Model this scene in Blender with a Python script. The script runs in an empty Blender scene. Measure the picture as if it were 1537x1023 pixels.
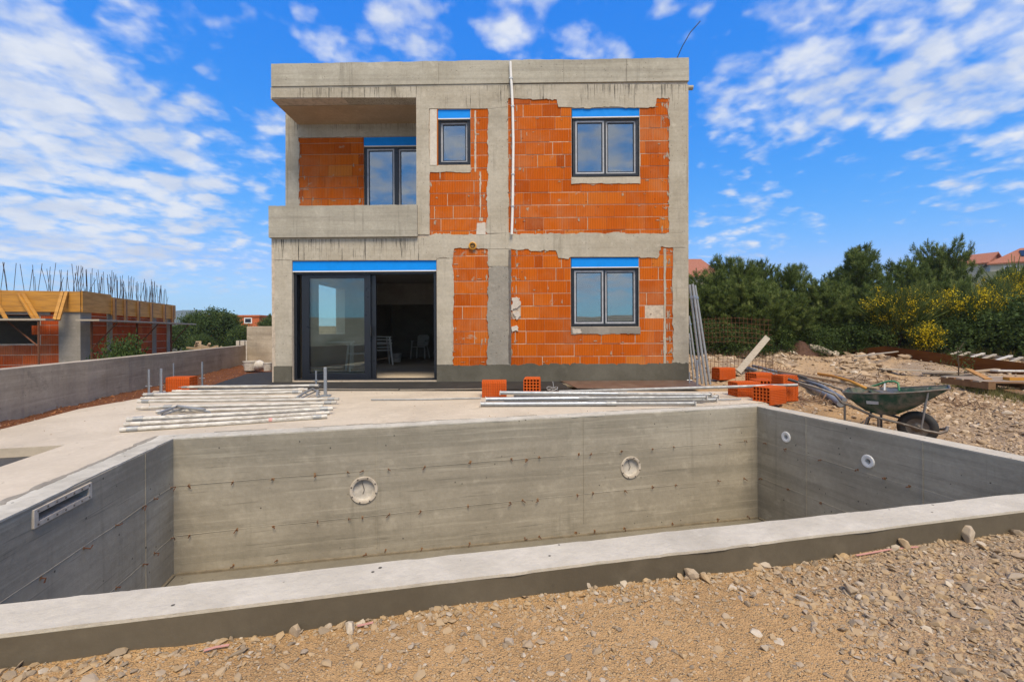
import bpy, bmesh, math, random
import numpy as np
from mathutils import Vector, Matrix, noise as mnoise
R = math.radians
random.seed(7)
rng = np.random.default_rng(7)
S = bpy.context.scene
COL = S.collection

# ------------------------------------------------------------------ camera
F, CX, CY, ROLL, CAMH = 683.0, 768.5, 497.0, 0.0048, 1.0     # pinhole of the photograph (1537 px wide)
cam = bpy.data.objects.new('camera', bpy.data.cameras.new('camera'))
COL.objects.link(cam)
cam.location = (0, 0, CAMH)
cam.rotation_euler = (R(90), ROLL, 0)
cam.data.sensor_width = 36
cam.data.lens = 36 * F / 1537
cam.data.shift_y = -(511.5 - CY) / 1537
cam.data.clip_start = 0.05
cam.data.clip_end = 6000
S.camera = cam
S.render.resolution_x, S.render.resolution_y = 1024, 681
S.view_settings.view_transform = 'Standard'
S.view_settings.look = 'None'
S.view_settings.gamma = 1
S.view_settings.exposure = 1.02
S.cycles.max_bounces = 6
S.cycles.transparent_max_bounces = 12
S.cycles.use_denoising = True

def ray(px, py):
    sx, sy = px - CX, CY - py
    c, s = math.cos(ROLL), math.sin(ROLL)
    return Vector(((sx * c + sy * s) / F, 1.0, (-sx * s + sy * c) / F))
def at_y(px, py, Y):
    d = ray(px, py)
    return Vector((d.x * Y, Y, CAMH + d.z * Y))
def at_z(px, py, z=0.0):
    d = ray(px, py)
    t = (z - CAMH) / d.z
    return Vector((d.x * t, t, z))

# ------------------------------------------------------------------ node helpers
class NT:
    def __init__(self, tree):
        self.t = tree
        tree.nodes.clear()
    def n(self, kind, ins=None, **props):
        nd = self.t.nodes.new(kind)
        for k, v in props.items():
            setattr(nd, k, v)
        for k, v in (ins or {}).items():
            sock = nd.inputs[k]
            if isinstance(v, bpy.types.NodeSocket):
                self.t.links.new(v, sock)
            else:
                sock.default_value = v
        return nd
    def m(self, op, a, b=0.0, c=None):
        ins = {0: a, 1: b}
        if c is not None:
            ins[2] = c
        return self.n('ShaderNodeMath', ins, operation=op).outputs[0]
    def mix(self, f, a, b, blend='MIX'):
        nd = self.t.nodes.new('ShaderNodeMix')
        nd.data_type = 'RGBA'
        nd.blend_type = blend
        for i, v in ((0, f), (6, a), (7, b)):
            if isinstance(v, bpy.types.NodeSocket):
                self.t.links.new(v, nd.inputs[i])
            else:
                nd.inputs[i].default_value = (*v, 1) if (i and len(v) == 3) else v
        return nd.outputs[2]
    def ss(self, x, lo, hi, a=0.0, b=1.0):
        return self.n('ShaderNodeMapRange', {0: x, 1: lo, 2: hi, 3: a, 4: b}, interpolation_type='SMOOTHSTEP').outputs[0]
    def lin(self, x, lo, hi, a=0.0, b=1.0):
        return self.n('ShaderNodeMapRange', {0: x, 1: lo, 2: hi, 3: a, 4: b}).outputs[0]
    def noise(self, vec, scale, detail=4, rough=0.55, dist=0.0):
        nd = self.n('ShaderNodeTexNoise', {'Scale': scale, 'Detail': detail, 'Roughness': rough, 'Distortion': dist})
        if vec is not None:
            self.t.links.new(vec, nd.inputs['Vector'])
        return nd.outputs[0]
    def mapv(self, vec, scale=(1, 1, 1), loc=(0, 0, 0), rot=(0, 0, 0)):
        return self.n('ShaderNodeMapping', {0: vec, 1: loc, 2: rot, 3: scale}).outputs[0]
    def ramp(self, x, stops):
        nd = self.n('ShaderNodeValToRGB', {0: x})
        el = nd.color_ramp.elements
        while len(el) < len(stops):
            el.new(0.5)
        for e, (p, c) in zip(el, stops):
            e.position = p
            e.color = (*c, 1)
        return nd.outputs[0]

# ------------------------------------------------------------------ world: Nishita sky with an altocumulus layer, soft sun behind the camera on the left
SUN = Vector((0.18, -0.60, 0.95)).normalized()
world = bpy.data.worlds.new('World')
S.world = world
world.use_nodes = True
w = NT(world.node_tree)
gen = w.n('ShaderNodeTexCoord').outputs['Generated']
sky = w.n('ShaderNodeTexSky', sky_type='NISHITA', sun_disc=False, sun_elevation=math.asin(SUN.z),
          sun_rotation=math.atan2(SUN.x, SUN.y), air_density=1.0, dust_density=0.3, ozone_density=3.0).outputs[0]
GAIN = 0.09 * 2 ** S.view_settings.exposure
srgb = w.n('ShaderNodeSeparateColor', {0: sky}).outputs
def chan(sock, ref, val, ex):
    return w.m('MULTIPLY', w.m('POWER', w.m('MULTIPLY', sock, 0.02 / ref), ex), val / GAIN)
gg = chan(srgb[1], .0612, .402, .79)
skyc = w.n('ShaderNodeCombineColor', {0: w.m('MINIMUM', chan(srgb[0], .0368, .078, 2.35), w.m('MULTIPLY', gg, 0.52)), 1: gg, 2: chan(srgb[2], .0545, .86, .28)}).outputs[0]
sep = w.n('ShaderNodeSeparateXYZ', {0: gen})
dx, dy, dz = sep.outputs
den = w.m('ADD', w.m('MAXIMUM', dz, 0.0), 0.22)
pl = w.n('ShaderNodeCombineXYZ', {0: w.m('DIVIDE', dx, den), 1: w.m('DIVIDE', dy, den), 2: 0.0}).outputs[0]
plm = w.mapv(pl, scale=(1.0, 1.0, 1.0), rot=(0, 0, R(-20)))
n_big = w.noise(plm, 1.6, 3, 0.5)
n_cell = w.noise(plm, 9.0, 6, 0.55, 0.2)
n_fine = w.noise(plm, 22.0, 4, 0.6)
wob = w.n('ShaderNodeTexNoise', {'Vector': plm, 'Scale': 6.5, 'Detail': 3.0, 'Roughness': 0.6}).outputs['Color']
pvec = w.n('ShaderNodeVectorMath', {0: plm, 1: w.n('ShaderNodeVectorMath', {0: wob, 3: 0.22}, operation='SCALE').outputs[0]}, operation='ADD').outputs[0]
vor = w.n('ShaderNodeTexVoronoi', {'Vector': pvec, 'Scale': 9.5, 'Smoothness': 0.45, 'Randomness': 0.95}, feature='SMOOTH_F1').outputs['Distance']
puff = w.m('SUBTRACT', 1.0, vor)
cov = None
def blob(px, py, rad, amp, d=None):
    global cov
    c = (ray(px, py) if d is None else Vector(d)).normalized()
    rr = rad / F * 0.85 if d is None else rad
    dist = w.n('ShaderNodeVectorMath', {0: gen, 1: c}, operation='DISTANCE').outputs['Value']
    v = w.ss(dist, rr * 0.35, rr, amp, 0.0)
    cov = v if cov is None else w.m('MAXIMUM', cov, v) if d is None else w.m('ADD', cov, v)
CLOUDS = [(50, 215, 255, .43), (170, 290, 225, .42), (320, 350, 160, .28), (50, 345, 170, .20), (165, 105, 130, .27), (25, 45, 90, .24), (190, 40, 70, .27), (340, 210, 140, .29), (450, 240, 100, .22), (400, 165, 60, .22),
          (483, 48, 60, .31), (605, 40, 85, .36), (545, 82, 75, .33), (650, 78, 70, .33), (775, 32, 95, .33), (840, 75, 75, .31), (1020, 30, 70, .27), (910, 85, 60, .27), (730, 110, 70, .22), (700, 15, 50, .2), (890, 15, 50, .25),
          (1110, 140, 100, .33), (1160, 185, 85, .30), (1250, 130, 120, .36), (1210, 40, 110, .31), (1330, 40, 170, .36), (1480, 70, 190, .38), (1080, 80, 60, .24),
          (1440, 140, 150, .33), (1500, 220, 130, .29), (1100, 240, 80, .22), (1110, 335, 120, .28), (1190, 315, 85, .21), (1440, 265, 120, .21), (1300, 245, 80, .2), (650, 360, 90, .12), (20, 350, 110, .15), (340, 25, 70, .24), (255, 10, 70, .26)]
for b in CLOUDS:
    blob(*b)
blob(0, 0, 1.35, 0.42, d=(-0.35, -1.0, 0.55))
blob(0, 0, 0.85, 0.36, d=(0.0, -0.25, 1.0))  # unseen cloud overhead, added to make the ambient light more neutral
blob(0, 0, 0.75, 0.34, d=(1.0, -0.15, 0.45))  # unseen clouds added at both sides as neutral fill for shaded walls
blob(0, 0, 0.70, 0.30, d=(-1.0, -0.2, 0.45))
dens = w.m('ADD', w.m('MULTIPLY', n_cell, 0.34), w.m('MULTIPLY', n_fine, 0.20))
dens = w.m('ADD', dens, w.m('MULTIPLY', puff, 0.44))
dens = w.m('ADD', dens, w.m('MULTIPLY', n_big, 0.10))
dens = w.m('ADD', dens, cov)
mask = w.ss(dens, 0.74, 1.08, 0.0, 0.92)
mask = w.m('MULTIPLY', mask, w.ss(dz, 0.005, 0.13))
ccol = w.mix(w.ss(w.noise(plm, 3.1, 5, 0.55), 0.38, 0.62), tuple(v / GAIN for v in (.64, .71, .85)), tuple(v / GAIN for v in (.86, .89, .94)))
final = w.mix(mask, skyc, ccol)
bg = w.n('ShaderNodeBackground', {0: final, 1: 0.09})
w.t.links.new(bg.outputs[0], w.n('ShaderNodeOutputWorld').inputs[0])

sun = bpy.data.objects.new('sun', bpy.data.lights.new('sun', 'SUN'))
COL.objects.link(sun)
sun.data.energy = 2.15
sun.data.angle = R(26)
sun.data.color = (1.0, 0.85, 0.64)
sun.rotation_euler = SUN.to_track_quat('Z', 'Y').to_euler()

# ------------------------------------------------------------------ materials
def new_mat(name):
    m = bpy.data.materials.new(name)
    m.use_nodes = True
    return m, NT(m.node_tree)
def finish(t, color, rough=0.8, bump=None, bstr=0.3, bdist=0.01, metal=0.0, spec=0.5, **kw):
    ins = {'Base Color': color if isinstance(color, bpy.types.NodeSocket) else (*color, 1), 'Roughness': rough, 'Metallic': metal, 'Specular IOR Level': spec}
    ins.update(kw)
    p = t.n('ShaderNodeBsdfPrincipled', ins)
    if bump is not None:
        b = t.n('ShaderNodeBump', {'Strength': bstr, 'Distance': bdist, 'Height': bump})
        t.t.links.new(b.outputs[0], p.inputs['Normal'])
    t.t.links.new(p.outputs[0], t.n('ShaderNodeOutputMaterial').inputs[0])
    return p

def concrete(name, c1, c2, streak=0.3, boards=0.0, pits=0.5, bscale=1.0, blotch=1.3, dark=(0.10, 0.09, 0.075), rough=0.85, drip=0.0, drip_top=None, stain=0.35, spots=0.0):
    m, t = new_mat(name)
    P = t.n('ShaderNodeTexCoord').outputs['Object']
    n1 = t.noise(P, blotch, 7, 0.62, 0.3)
    n2 = t.noise(P, 22, 5, 0.65)
    n3 = t.noise(P, 5.0, 5, 0.6)
    rndo = t.n('ShaderNodeObjectInfo').outputs['Random']
    c = t.mix(t.m('ADD', t.m('MULTIPLY', t.ss(n1, 0.34, 0.66), 0.75), t.m('MULTIPLY', rndo, 0.25)), c1, c2)
    n0 = t.noise(P, 0.55, 6, 0.7, 0.5)
    c = t.mix(t.ss(n0, 0.52, 0.70, 0.0, stain), c, tuple(v * 0.5 for v in c1))
    c = t.mix(t.lin(n2, 0.3, 0.7, 0.0, 0.22), c, dark)
    c = t.mix(t.ss(n3, 0.56, 0.74, 0.0, 0.35), c, tuple(min(1, v * 1.25) for v in c2))
    if boards:
        nb = t.noise(t.mapv(P, (0.25, 0.25, 9.0)), 1.0, 4, 0.6)
        nb2 = t.noise(t.mapv(P, (0.9, 0.9, 34.0), (3, 1, 0)), 1.0, 3, 0.6)
        c = t.mix(t.ss(nb, 0.42, 0.68, 0.0, boards), c, dark)
        c = t.mix(t.ss(nb2, 0.55, 0.75, 0.0, boards * 0.8), c, tuple(min(1, v * 1.35) for v in c2))
        nb3 = t.noise(t.mapv(P, (1.6, 1.6, 60.0), (7, 2, 0)), 1.0, 2, 0.5)
        c = t.mix(t.ss(nb3, 0.66, 0.72, 0.0, boards * 1.1), c, tuple(v * 0.6 for v in dark))
    if streak:
        ns = t.noise(t.mapv(P, (13.0, 13.0, 0.55), (1, 4, 2)), 1.0, 5, 0.65, 0.15)
        nm = t.noise(P, 0.8, 3, 0.5)
        k = t.m('MULTIPLY', t.ss(ns, 0.54, 0.72), t.ss(nm, 0.42, 0.6, 0.15, 1.0))
        c = t.mix(t.m('MULTIPLY', k, streak), c, dark)
    if drip and drip_top:
        # slurry runs that start at the joints of the pours
        sx = t.n('ShaderNodeSeparateXYZ', {0: P})
        nd_ = t.noise(t.mapv(P, (42.0, 42.0, 1.3), (9, 2, 5)), 1.0, 5, 0.7)
        nl = t.noise(t.mapv(P, (31.0, 31.0, 0.0), (2, 2, 5)), 1.0, 4, 0.7)
        ng = t.noise(P, 1.1, 3, 0.5)
        tot = None
        for zt, ln, xm in drip_top:
            below = t.m('SUBTRACT', zt, sx.outputs[2])
            lim = t.m('MULTIPLY', t.ss(nl, 0.36, 0.72), ln * 1.5)
            inside = t.m('MULTIPLY', t.m('MULTIPLY', t.m('GREATER_THAN', below, 0.0), t.m('LESS_THAN', below, lim)), t.m('LESS_THAN', sx.outputs[0], xm))
            tot = inside if tot is None else t.m('MAXIMUM', tot, inside)
        k = t.m('MULTIPLY', t.m('MULTIPLY', tot, t.m('MULTIPLY', t.ss(nd_, 0.49, 0.64), t.ss(ng, 0.34, 0.50))), drip)
        c = t.mix(k, c, (0.035, 0.033, 0.03))
    if spots:
        sa_ = t.noise(P, 1.15, 7, 0.72, 0.9)
        sb_ = t.noise(P, 16, 4, 0.7)
        c = t.mix(t.m('MULTIPLY', t.m('MULTIPLY', t.ss(sa_, 0.60, 0.66), t.ss(sb_, 0.40, 0.58)), spots), c, dark)
        sc_ = t.noise(t.mapv(P, (1, 1, 1), (5, 9, 3)), 1.6, 7, 0.75, 0.6)
        c = t.mix(t.ss(sc_, 0.62, 0.68, 0.0, spots * 0.7), c, tuple(min(.8, v * 1.3) for v in c2))
    h = t.m('ADD', t.m('MULTIPLY', n2, 0.6), t.m('MULTIPLY', n3, 0.8))
    if pits:
        vo = t.n('ShaderNodeTexVoronoi', {'Vector': P, 'Scale': 11.0, 'Randomness': 1.0})
        gate = t.m('MULTIPLY', t.m('LESS_THAN', vo.outputs['Distance'], 0.085), t.ss(vo.outputs['Color'], 0.45, 0.5))
        c = t.mix(t.m('MULTIPLY', gate, pits), c, (0.04, 0.037, 0.03))
        h = t.m('SUBTRACT', h, gate)
    finish(t, c, rough, h, 0.45 * bscale, 0.012, spec=0.18)
    return m

M = {}
M['concrete'] = concrete('concrete_house', (0.40, 0.355, 0.275), (0.52, 0.475, 0.39), 0.45, 0.12, 0.6, drip=1.0, drip_top=((5.91, 0.38, 99.0), (2.87, 0.45, 3.15)))
M['concrete_band'] = concrete('concrete_parapet', (0.39, 0.36, 0.29), (0.50, 0.47, 0.39), 0.30, 0.25, 0.7)
M['concrete_balcony'] = concrete('concrete_balcony', (0.35, 0.325, 0.265), (0.45, 0.42, 0.35), 0.35, 0.25, 0.7)
M['soffit'] = concrete('concrete_soffit', (0.40, 0.29, 0.18), (0.50, 0.37, 0.24), 0.0, 0.0, 0.2)  # warm bounce light from the ground is worked into this brown
M['render_patch'] = concrete('rendered_mortar', (0.27, 0.25, 0.215), (0.36, 0.335, 0.29), 0.25, 0.0, 1.0, bscale=1.8)
M['plinth'] = concrete('plinth_cement', (0.105, 0.097, 0.075), (0.155, 0.145, 0.115), 0.35, 0.0, 0.5, dark=(0.07, 0.065, 0.05), rough=0.6)
M['pool'] = concrete('pool_board_concrete', (0.305, 0.273, 0.215), (0.430, 0.390, 0.315), 0.30, 0.34, 0.8, blotch=0.9, dark=(0.14, 0.13, 0.10), rough=0.7)
M['coping'] = concrete('pool_coping', (0.43, 0.39, 0.32), (0.55, 0.505, 0.425), 0.0, 0.0, 0.9, blotch=3.0, bscale=2.0, dark=(0.30, 0.27, 0.22), spots=0.5)
M['lip'] = concrete('pool_lip', (0.42, 0.395, 0.335), (0.56, 0.53, 0.46), 0.0, 0.0, 0.9, blotch=5, bscale=1.6, dark=(0.16, 0.14, 0.12))
M['tank'] = concrete('tanking_coat', (0.10, 0.083, 0.058), (0.14, 0.118, 0.084), 0.25, 0.0, 0.25, dark=(0.06, 0.05, 0.037), rough=0.55, bscale=0.5)
M['terrace'] = concrete('terrace_slab', (0.47, 0.405, 0.315), (0.58, 0.505, 0.40), 0.0, 0.0, 0.5, blotch=1.2, dark=(0.28, 0.225, 0.165), bscale=0.6, rough=0.75, spots=0.6)
M['wall_conc'] = concrete('boundary_concrete', (0.40, 0.335, 0.255), (0.54, 0.465, 0.365), 0.3, 0.3, 0.5, dark=(0.14, 0.12, 0.095), spots=0.4)
M['grey_conc'] = concrete('grey_concrete', (0.24, 0.22, 0.19), (0.34, 0.31, 0.27), 0.3, 0.15, 0.5)
M['white_block'] = concrete('white_block', (0.56, 0.50, 0.43), (0.66, 0.60, 0.52), 0.15, 0.0, 0.3)
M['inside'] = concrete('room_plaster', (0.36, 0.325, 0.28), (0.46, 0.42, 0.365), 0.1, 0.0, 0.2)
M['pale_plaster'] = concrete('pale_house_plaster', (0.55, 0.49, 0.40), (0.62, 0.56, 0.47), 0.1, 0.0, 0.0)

def brick_mat(name, cols, smear=0.5):
    m, t = new_mat(name)
    P = t.n('ShaderNodeTexCoord').outputs['Object']
    rnd = t.n('ShaderNodeAttribute', attribute_name='rnd').outputs['Fac']
    c = t.ramp(rnd, [(0.0, cols[0]), (0.45, cols[1]), (0.8, cols[2]), (1.0, cols[3])])
    sx = t.n('ShaderNodeSeparateXYZ', {0: P}).outputs
    along = t.m('ADD', sx[0], t.m('MULTIPLY', sx[1], 0.7))
    rib = t.m('SINE', t.m('MULTIPLY', along, 2 * math.pi / 0.034))
    rib2 = t.noise(t.mapv(P, (60.0, 60.0, 1.5)), 1.0, 3, 0.6)
    c = t.mix(t.lin(rib, -1, 0.0, 0.5, 0.0), c, tuple(v * 0.55 for v in cols[0]))
    c = t.mix(t.ss(rib2, 0.52, 0.72, 0.0, 0.35), c, cols[3])
    nb = t.noise(P, 3.0, 5, 0.6)
    c = t.mix(t.ss(nb, 0.5, 0.75, 0.0, 0.35), c, tuple(v * 0.6 for v in cols[1]))
    if smear:
        g = t.noise(P, 2.1, 6, 0.7, 0.6)
        g2 = t.noise(t.mapv(P, (16.0, 16.0, 1.2)), 1.0, 4, 0.6)
        k = t.m('MAXIMUM', t.ss(g, 0.625, 0.68), t.m('MULTIPLY', t.ss(g2, 0.66, 0.72), t.ss(g, 0.5, 0.6)))
        c = t.mix(t.m('MULTIPLY', k, smear), c, (0.36, 0.28, 0.21))
        dst = t.noise(P, 1.1, 6, 0.7, 0.4)
        c = t.mix(t.ss(dst, 0.45, 0.75, 0.0, 0.34), c, (0.42, 0.235, 0.13))
    vo = t.n('ShaderNodeTexVoronoi', {'Vector': P, 'Scale': 5.0})
    chip = t.m('MULTIPLY', t.m('LESS_THAN', vo.outputs['Distance'], 0.07), t.ss(vo.outputs['Color'], 0.55, 0.6))
    c = t.mix(t.m('MULTIPLY', chip, 0.7), c, (0.16, 0.035, 0.012))
    h = t.m('ADD', t.m('MULTIPLY', rib, 0.5), t.m('MULTIPLY', rib2, 0.5))
    finish(t, c, 0.85, h, 0.4, 0.008, spec=0.12)
    return m
ORANGE = [(0.36, 0.064, 0.004), (0.50, 0.100, 0.005), (0.56, 0.126, 0.008), (0.55, 0.165, 0.024)]
M['brick'] = brick_mat('clay_block', ORANGE, 0.75)
M['brick_loose'] = brick_mat('clay_block_clean', [(0.50, 0.085, 0.014), (0.58, 0.105, 0.017), (0.60, 0.125, 0.022), (0.58, 0.15, 0.04)], 0.35)
M['brick_far'] = brick_mat('clay_block_neighbour', [(0.30, 0.052, 0.012), (0.40, 0.07, 0.015), (0.45, 0.09, 0.02), (0.48, 0.12, 0.035)], 0.25)

def plain(name, col, rough=0.6, metal=0.0, var=0.25, scale=9.0, bump=0.15, stretch=(1, 1, 1), dark=None, spec=0.5):
    m, t = new_mat(name)
    P = t.n('ShaderNodeTexCoord').outputs['Object']
    V = t.mapv(P, stretch)
    n = t.noise(V, scale, 6, 0.65, 0.2)
    c = t.mix(t.ss(n, 0.35, 0.7, 0.0, var), col, dark or tuple(v * 0.45 for v in col))
    r = t.lin(n, 0.3, 0.7, max(0.05, rough - 0.12), min(1, rough + 0.12))
    finish(t, c, r, n if bump else None, bump, 0.006, metal, spec)
    return m
M['mortar'] = plain('mortar', (0.56, 0.47, 0.37), 0.95, 0, 0.6, 12, 0.5)
M['frame'] = plain('anthracite_frame', (0.010, 0.013, 0.020), 0.35, 0, 0.2, 6, 0.0)
M['film'] = plain('protective_film', (0.42, 0.43, 0.46), 0.35, 0, 0.5, 14, 0.2, dark=(0.2, 0.21, 0.23))
M['blue'] = plain('blue_foam_box', (0.0, 0.25, 0.80), 0.6, 0, 0.15, 5, 0.05, spec=0.2)
M['white_pl'] = plain('white_plastic', (0.78, 0.77, 0.74), 0.4, 0, 0.25, 8, 0.05, dark=(0.5, 0.47, 0.42))
M['bowl'] = plain('grey_niche_bowl', (0.56, 0.52, 0.455), 0.6, 0, 0.6, 12, 0.1)
M['fitting'] = plain('cement_smeared_fitting', (0.54, 0.48, 0.40), 0.8, 0, 0.7, 14, 0.2, dark=(0.34, 0.29, 0.23), spec=0.1)
M['poolfloor'] = concrete('pool_floor', (0.17, 0.152, 0.115), (0.25, 0.225, 0.175), 0, 0, 0.5, spots=0.5)
M['white_dirty'] = plain('dirty_white_plastic', (0.62, 0.59, 0.53), 0.55, 0, 0.6, 12, 0.1, dark=(0.36, 0.30, 0.24))
M['pale_tube'] = plain('painted_scaffold_tube', (0.58, 0.56, 0.51), 0.5, 0.0, 0.75, 10, 0.2, stretch=(0.5, 4, 4), dark=(0.20, 0.175, 0.14))
M['galv'] = plain('galvanised_steel', (0.40, 0.43, 0.46), 0.42, 0.75, 0.5, 14, 0.1, dark=(0.22, 0.23, 0.25))
M['galv_dull'] = plain('dull_galvanised_steel', (0.36, 0.37, 0.37), 0.55, 0.45, 0.5, 14, 0.1, dark=(0.2, 0.2, 0.2))
M['rust'] = plain('rusty_steel', (0.16, 0.062, 0.028), 0.9, 0.1, 0.6, 30, 0.4, dark=(0.06, 0.026, 0.016))
M['rust_stain'] = plain('rust_stain', (0.30, 0.19, 0.09), 0.9, 0, 0.8, 60, 0.2, dark=(0.22, 0.10, 0.035))
M['strip'] = plain('foot_strip', (0.23, 0.19, 0.13), 0.9, 0, 0.6, 9, 0.3)
M['rebar'] = plain('dark_rebar', (0.055, 0.038, 0.032), 0.8, 0.3, 0.4, 20, 0.2)
M['membrane'] = plain('bitumen_membrane', (0.030, 0.029, 0.028), 0.8, 0, 0.55, 5, 0.5, dark=(0.065, 0.060, 0.054), spec=0.12)
M['plyboard'] = plain('brown_film_plywood', (0.105, 0.060, 0.042), 0.5, 0, 0.5, 4, 0.2, dark=(0.20, 0.14, 0.10))
M['wood'] = plain('weathered_wood', (0.42, 0.31, 0.19), 0.8, 0, 0.6, 7, 0.3, stretch=(1, 9, 9), dark=(0.20, 0.14, 0.085))
M['wood_grey'] = plain('grey_wood', (0.40, 0.345, 0.27), 0.85, 0, 0.6, 7, 0.3, stretch=(1, 9, 9), dark=(0.20, 0.165, 0.125))
M['wood_yellow'] = plain('yellow_formwork_board', (0.50, 0.235, 0.030), 0.6, 0, 0.65, 3, 0.2, stretch=(0.6, 0.6, 5), dark=(0.24, 0.105, 0.02))
M['wood_brown'] = plain('brown_formwork_timber', (0.21, 0.115, 0.05), 0.75, 0, 0.6, 6, 0.25, dark=(0.13, 0.065, 0.028))
M['green_tub'] = plain('green_barrow_paint', (0.012, 0.058, 0.038), 0.6, 0, 0.95, 9, 0.4, dark=(0.17, 0.155, 0.13), spec=0.3)
M['green_tool'] = plain('green_tool_paint', (0.05, 0.20, 0.085), 0.4, 0, 0.2, 8, 0.05)
M['barrow_steel'] = plain('barrow_steel', (0.17, 0.155, 0.14), 0.55, 0.5, 0.6, 18, 0.2, dark=(0.11, 0.07, 0.045))
M['rubber'] = plain('tyre_rubber', (0.018, 0.018, 0.019), 0.7, 0, 0.5, 14, 0.3, dark=(0.06, 0.052, 0.042))
M['black'] = plain('black_plastic', (0.015, 0.015, 0.016), 0.5, 0, 0.2, 9, 0.05)
M['yellow_pl'] = plain('yellow_plastic', (0.62, 0.30, 0.03), 0.5, 0, 0.3, 14, 0.1)
M['pipe_grey'] = plain('grey_conduit', (0.20, 0.215, 0.235), 0.5, 0, 0.5, 9, 0.15, dark=(0.11, 0.115, 0.12))
M['pipe_tan'] = plain('tan_pipe', (0.42, 0.30, 0.15), 0.6, 0, 0.4, 9, 0.1)
M['roof_tile'] = plain('terracotta_tiles', (0.34, 0.135, 0.075), 0.85, 0, 0.6, 3.5, 0.5, stretch=(4, 1, 1), dark=(0.22, 0.06, 0.028))
M['solar'] = plain('solar_panel', (0.010, 0.012, 0.022), 0.25, 0, 0.2, 3, 0.0)
M['orange_wall'] = plain('orange_block_wall', (0.52, 0.12, 0.03), 0.85, 0, 0.4, 2, 0.2)
M['rust_board'] = plain('rust_brown_formwork', (0.17, 0.062, 0.014), 0.8, 0, 0.6, 3, 0.3, stretch=(0.5, 0.5, 3), dark=(0.085, 0.030, 0.009), spec=0.1)
M['bark'] = plain('bark', (0.10, 0.068, 0.045), 0.95, 0, 0.6, 12, 0.5, stretch=(3, 3, 0.6))
M['pink'] = plain('pink_tape', (0.58, 0.30, 0.26), 0.5, 0, 0.3, 20, 0.1)
M['blue_plastic'] = plain('blue_window_gasket', (0.03, 0.10, 0.16), 0.5)

def glass_mat(name, tint, base, gain):
    m, t = new_mat(name)
    fr = t.n('ShaderNodeFresnel', {0: 1.5}).outputs[0]
    fac = t.m('MINIMUM', t.m('ADD', t.m('MULTIPLY', fr, gain), base), 1.0)
    tr = t.n('ShaderNodeBsdfTransparent', {0: (*tint, 1)})
    gl = t.n('ShaderNodeBsdfGlossy', {0: (0.9, 0.93, 0.95, 1), 1: 0.015})
    mx = t.n('ShaderNodeMixShader', {0: fac, 1: tr.outputs[0], 2: gl.outputs[0]})
    t.t.links.new(mx.outputs[0], t.n('ShaderNodeOutputMaterial').inputs[0])
    return m
M['glass'] = glass_mat('window_glass', (0.45, 0.50, 0.50), 0.26, 1.6)
M['glass_door'] = glass_mat('door_glass', (0.86, 0.90, 0.87), 0.03, 1.0)

def stone_mat(name, stops, bump=0.5):
    m, t = new_mat(name)
    P = t.n('ShaderNodeTexCoord').outputs['Object']
    rnd = t.n('ShaderNodeAttribute', attribute_name='rnd').outputs['Fac']
    c = t.ramp(rnd, stops)
    n = t.noise(P, 45, 5, 0.65)
    c = t.mix(t.ss(n, 0.4, 0.75, 0.0, 0.4), c, (0.36, 0.25, 0.13))
    finish(t, c, 0.9, n, bump, 0.004, spec=0.2)
    return m
M['gravel'] = stone_mat('gravel_stone', [(0.0, (0.19, 0.155, 0.12)), (0.3, (0.31, 0.24, 0.165)), (0.5, (0.40, 0.28, 0.155)), (0.8, (0.36, 0.295, 0.225)), (1.0, (0.50, 0.43, 0.34))])
M['rubble'] = stone_mat('rubble_stone', [(0.0, (0.22, 0.16, 0.11)), (0.4, (0.36, 0.265, 0.175)), (0.7, (0.45, 0.335, 0.22)), (1.0, (0.62, 0.54, 0.44))])

def leaf_mat(name, stops, rough=0.6, trans=0.25):
    m, t = new_mat(name)
    rnd = t.n('ShaderNodeAttribute', attribute_name='rnd').outputs['Fac']
    c = t.ramp(rnd, stops)
    d = t.n('ShaderNodeBsdfPrincipled', {'Base Color': c, 'Roughness': rough, 'Specular IOR Level': 0.1})
    tl = t.n('ShaderNodeBsdfTranslucent', {0: c})
    mx = t.n('ShaderNodeMixShader', {0: trans, 1: d.outputs[0], 2: tl.outputs[0]})
    t.t.links.new(mx.outputs[0], t.n('ShaderNodeOutputMaterial').inputs[0])
    return m
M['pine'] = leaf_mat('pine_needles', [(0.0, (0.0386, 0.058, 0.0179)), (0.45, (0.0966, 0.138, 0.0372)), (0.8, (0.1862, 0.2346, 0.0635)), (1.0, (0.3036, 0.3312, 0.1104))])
M['leaf'] = leaf_mat('broad_leaves', [(0.0, (0.0286, 0.0494, 0.0156)), (0.5, (0.065, 0.1014, 0.0286)), (0.85, (0.1105, 0.156, 0.0416)), (1.0, (0.182, 0.208, 0.065))])
M['broom'] = leaf_mat('broom_stems', [(0.0, (0.05, 0.075, 0.0187)), (0.6, (0.1063, 0.1375, 0.0375)), (1.0, (0.2, 0.2125, 0.0625))])
M['flower'] = leaf_mat('yellow_flowers', [(0.0, (0.55, 0.40, 0.01)), (1.0, (0.85, 0.66, 0.03))], 0.6, 0.3)
M['grass'] = leaf_mat('dry_grass', [(0.0, (0.07, 0.085, 0.025)), (0.5, (0.15, 0.15, 0.05)), (1.0, (0.34, 0.28, 0.12))])
M['hill'] = plain('forested_hill', (0.040, 0.062, 0.024), 1.0, 0, 0.6, 0.02, 0.0, dark=(0.022, 0.036, 0.014), spec=0.0)

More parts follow.
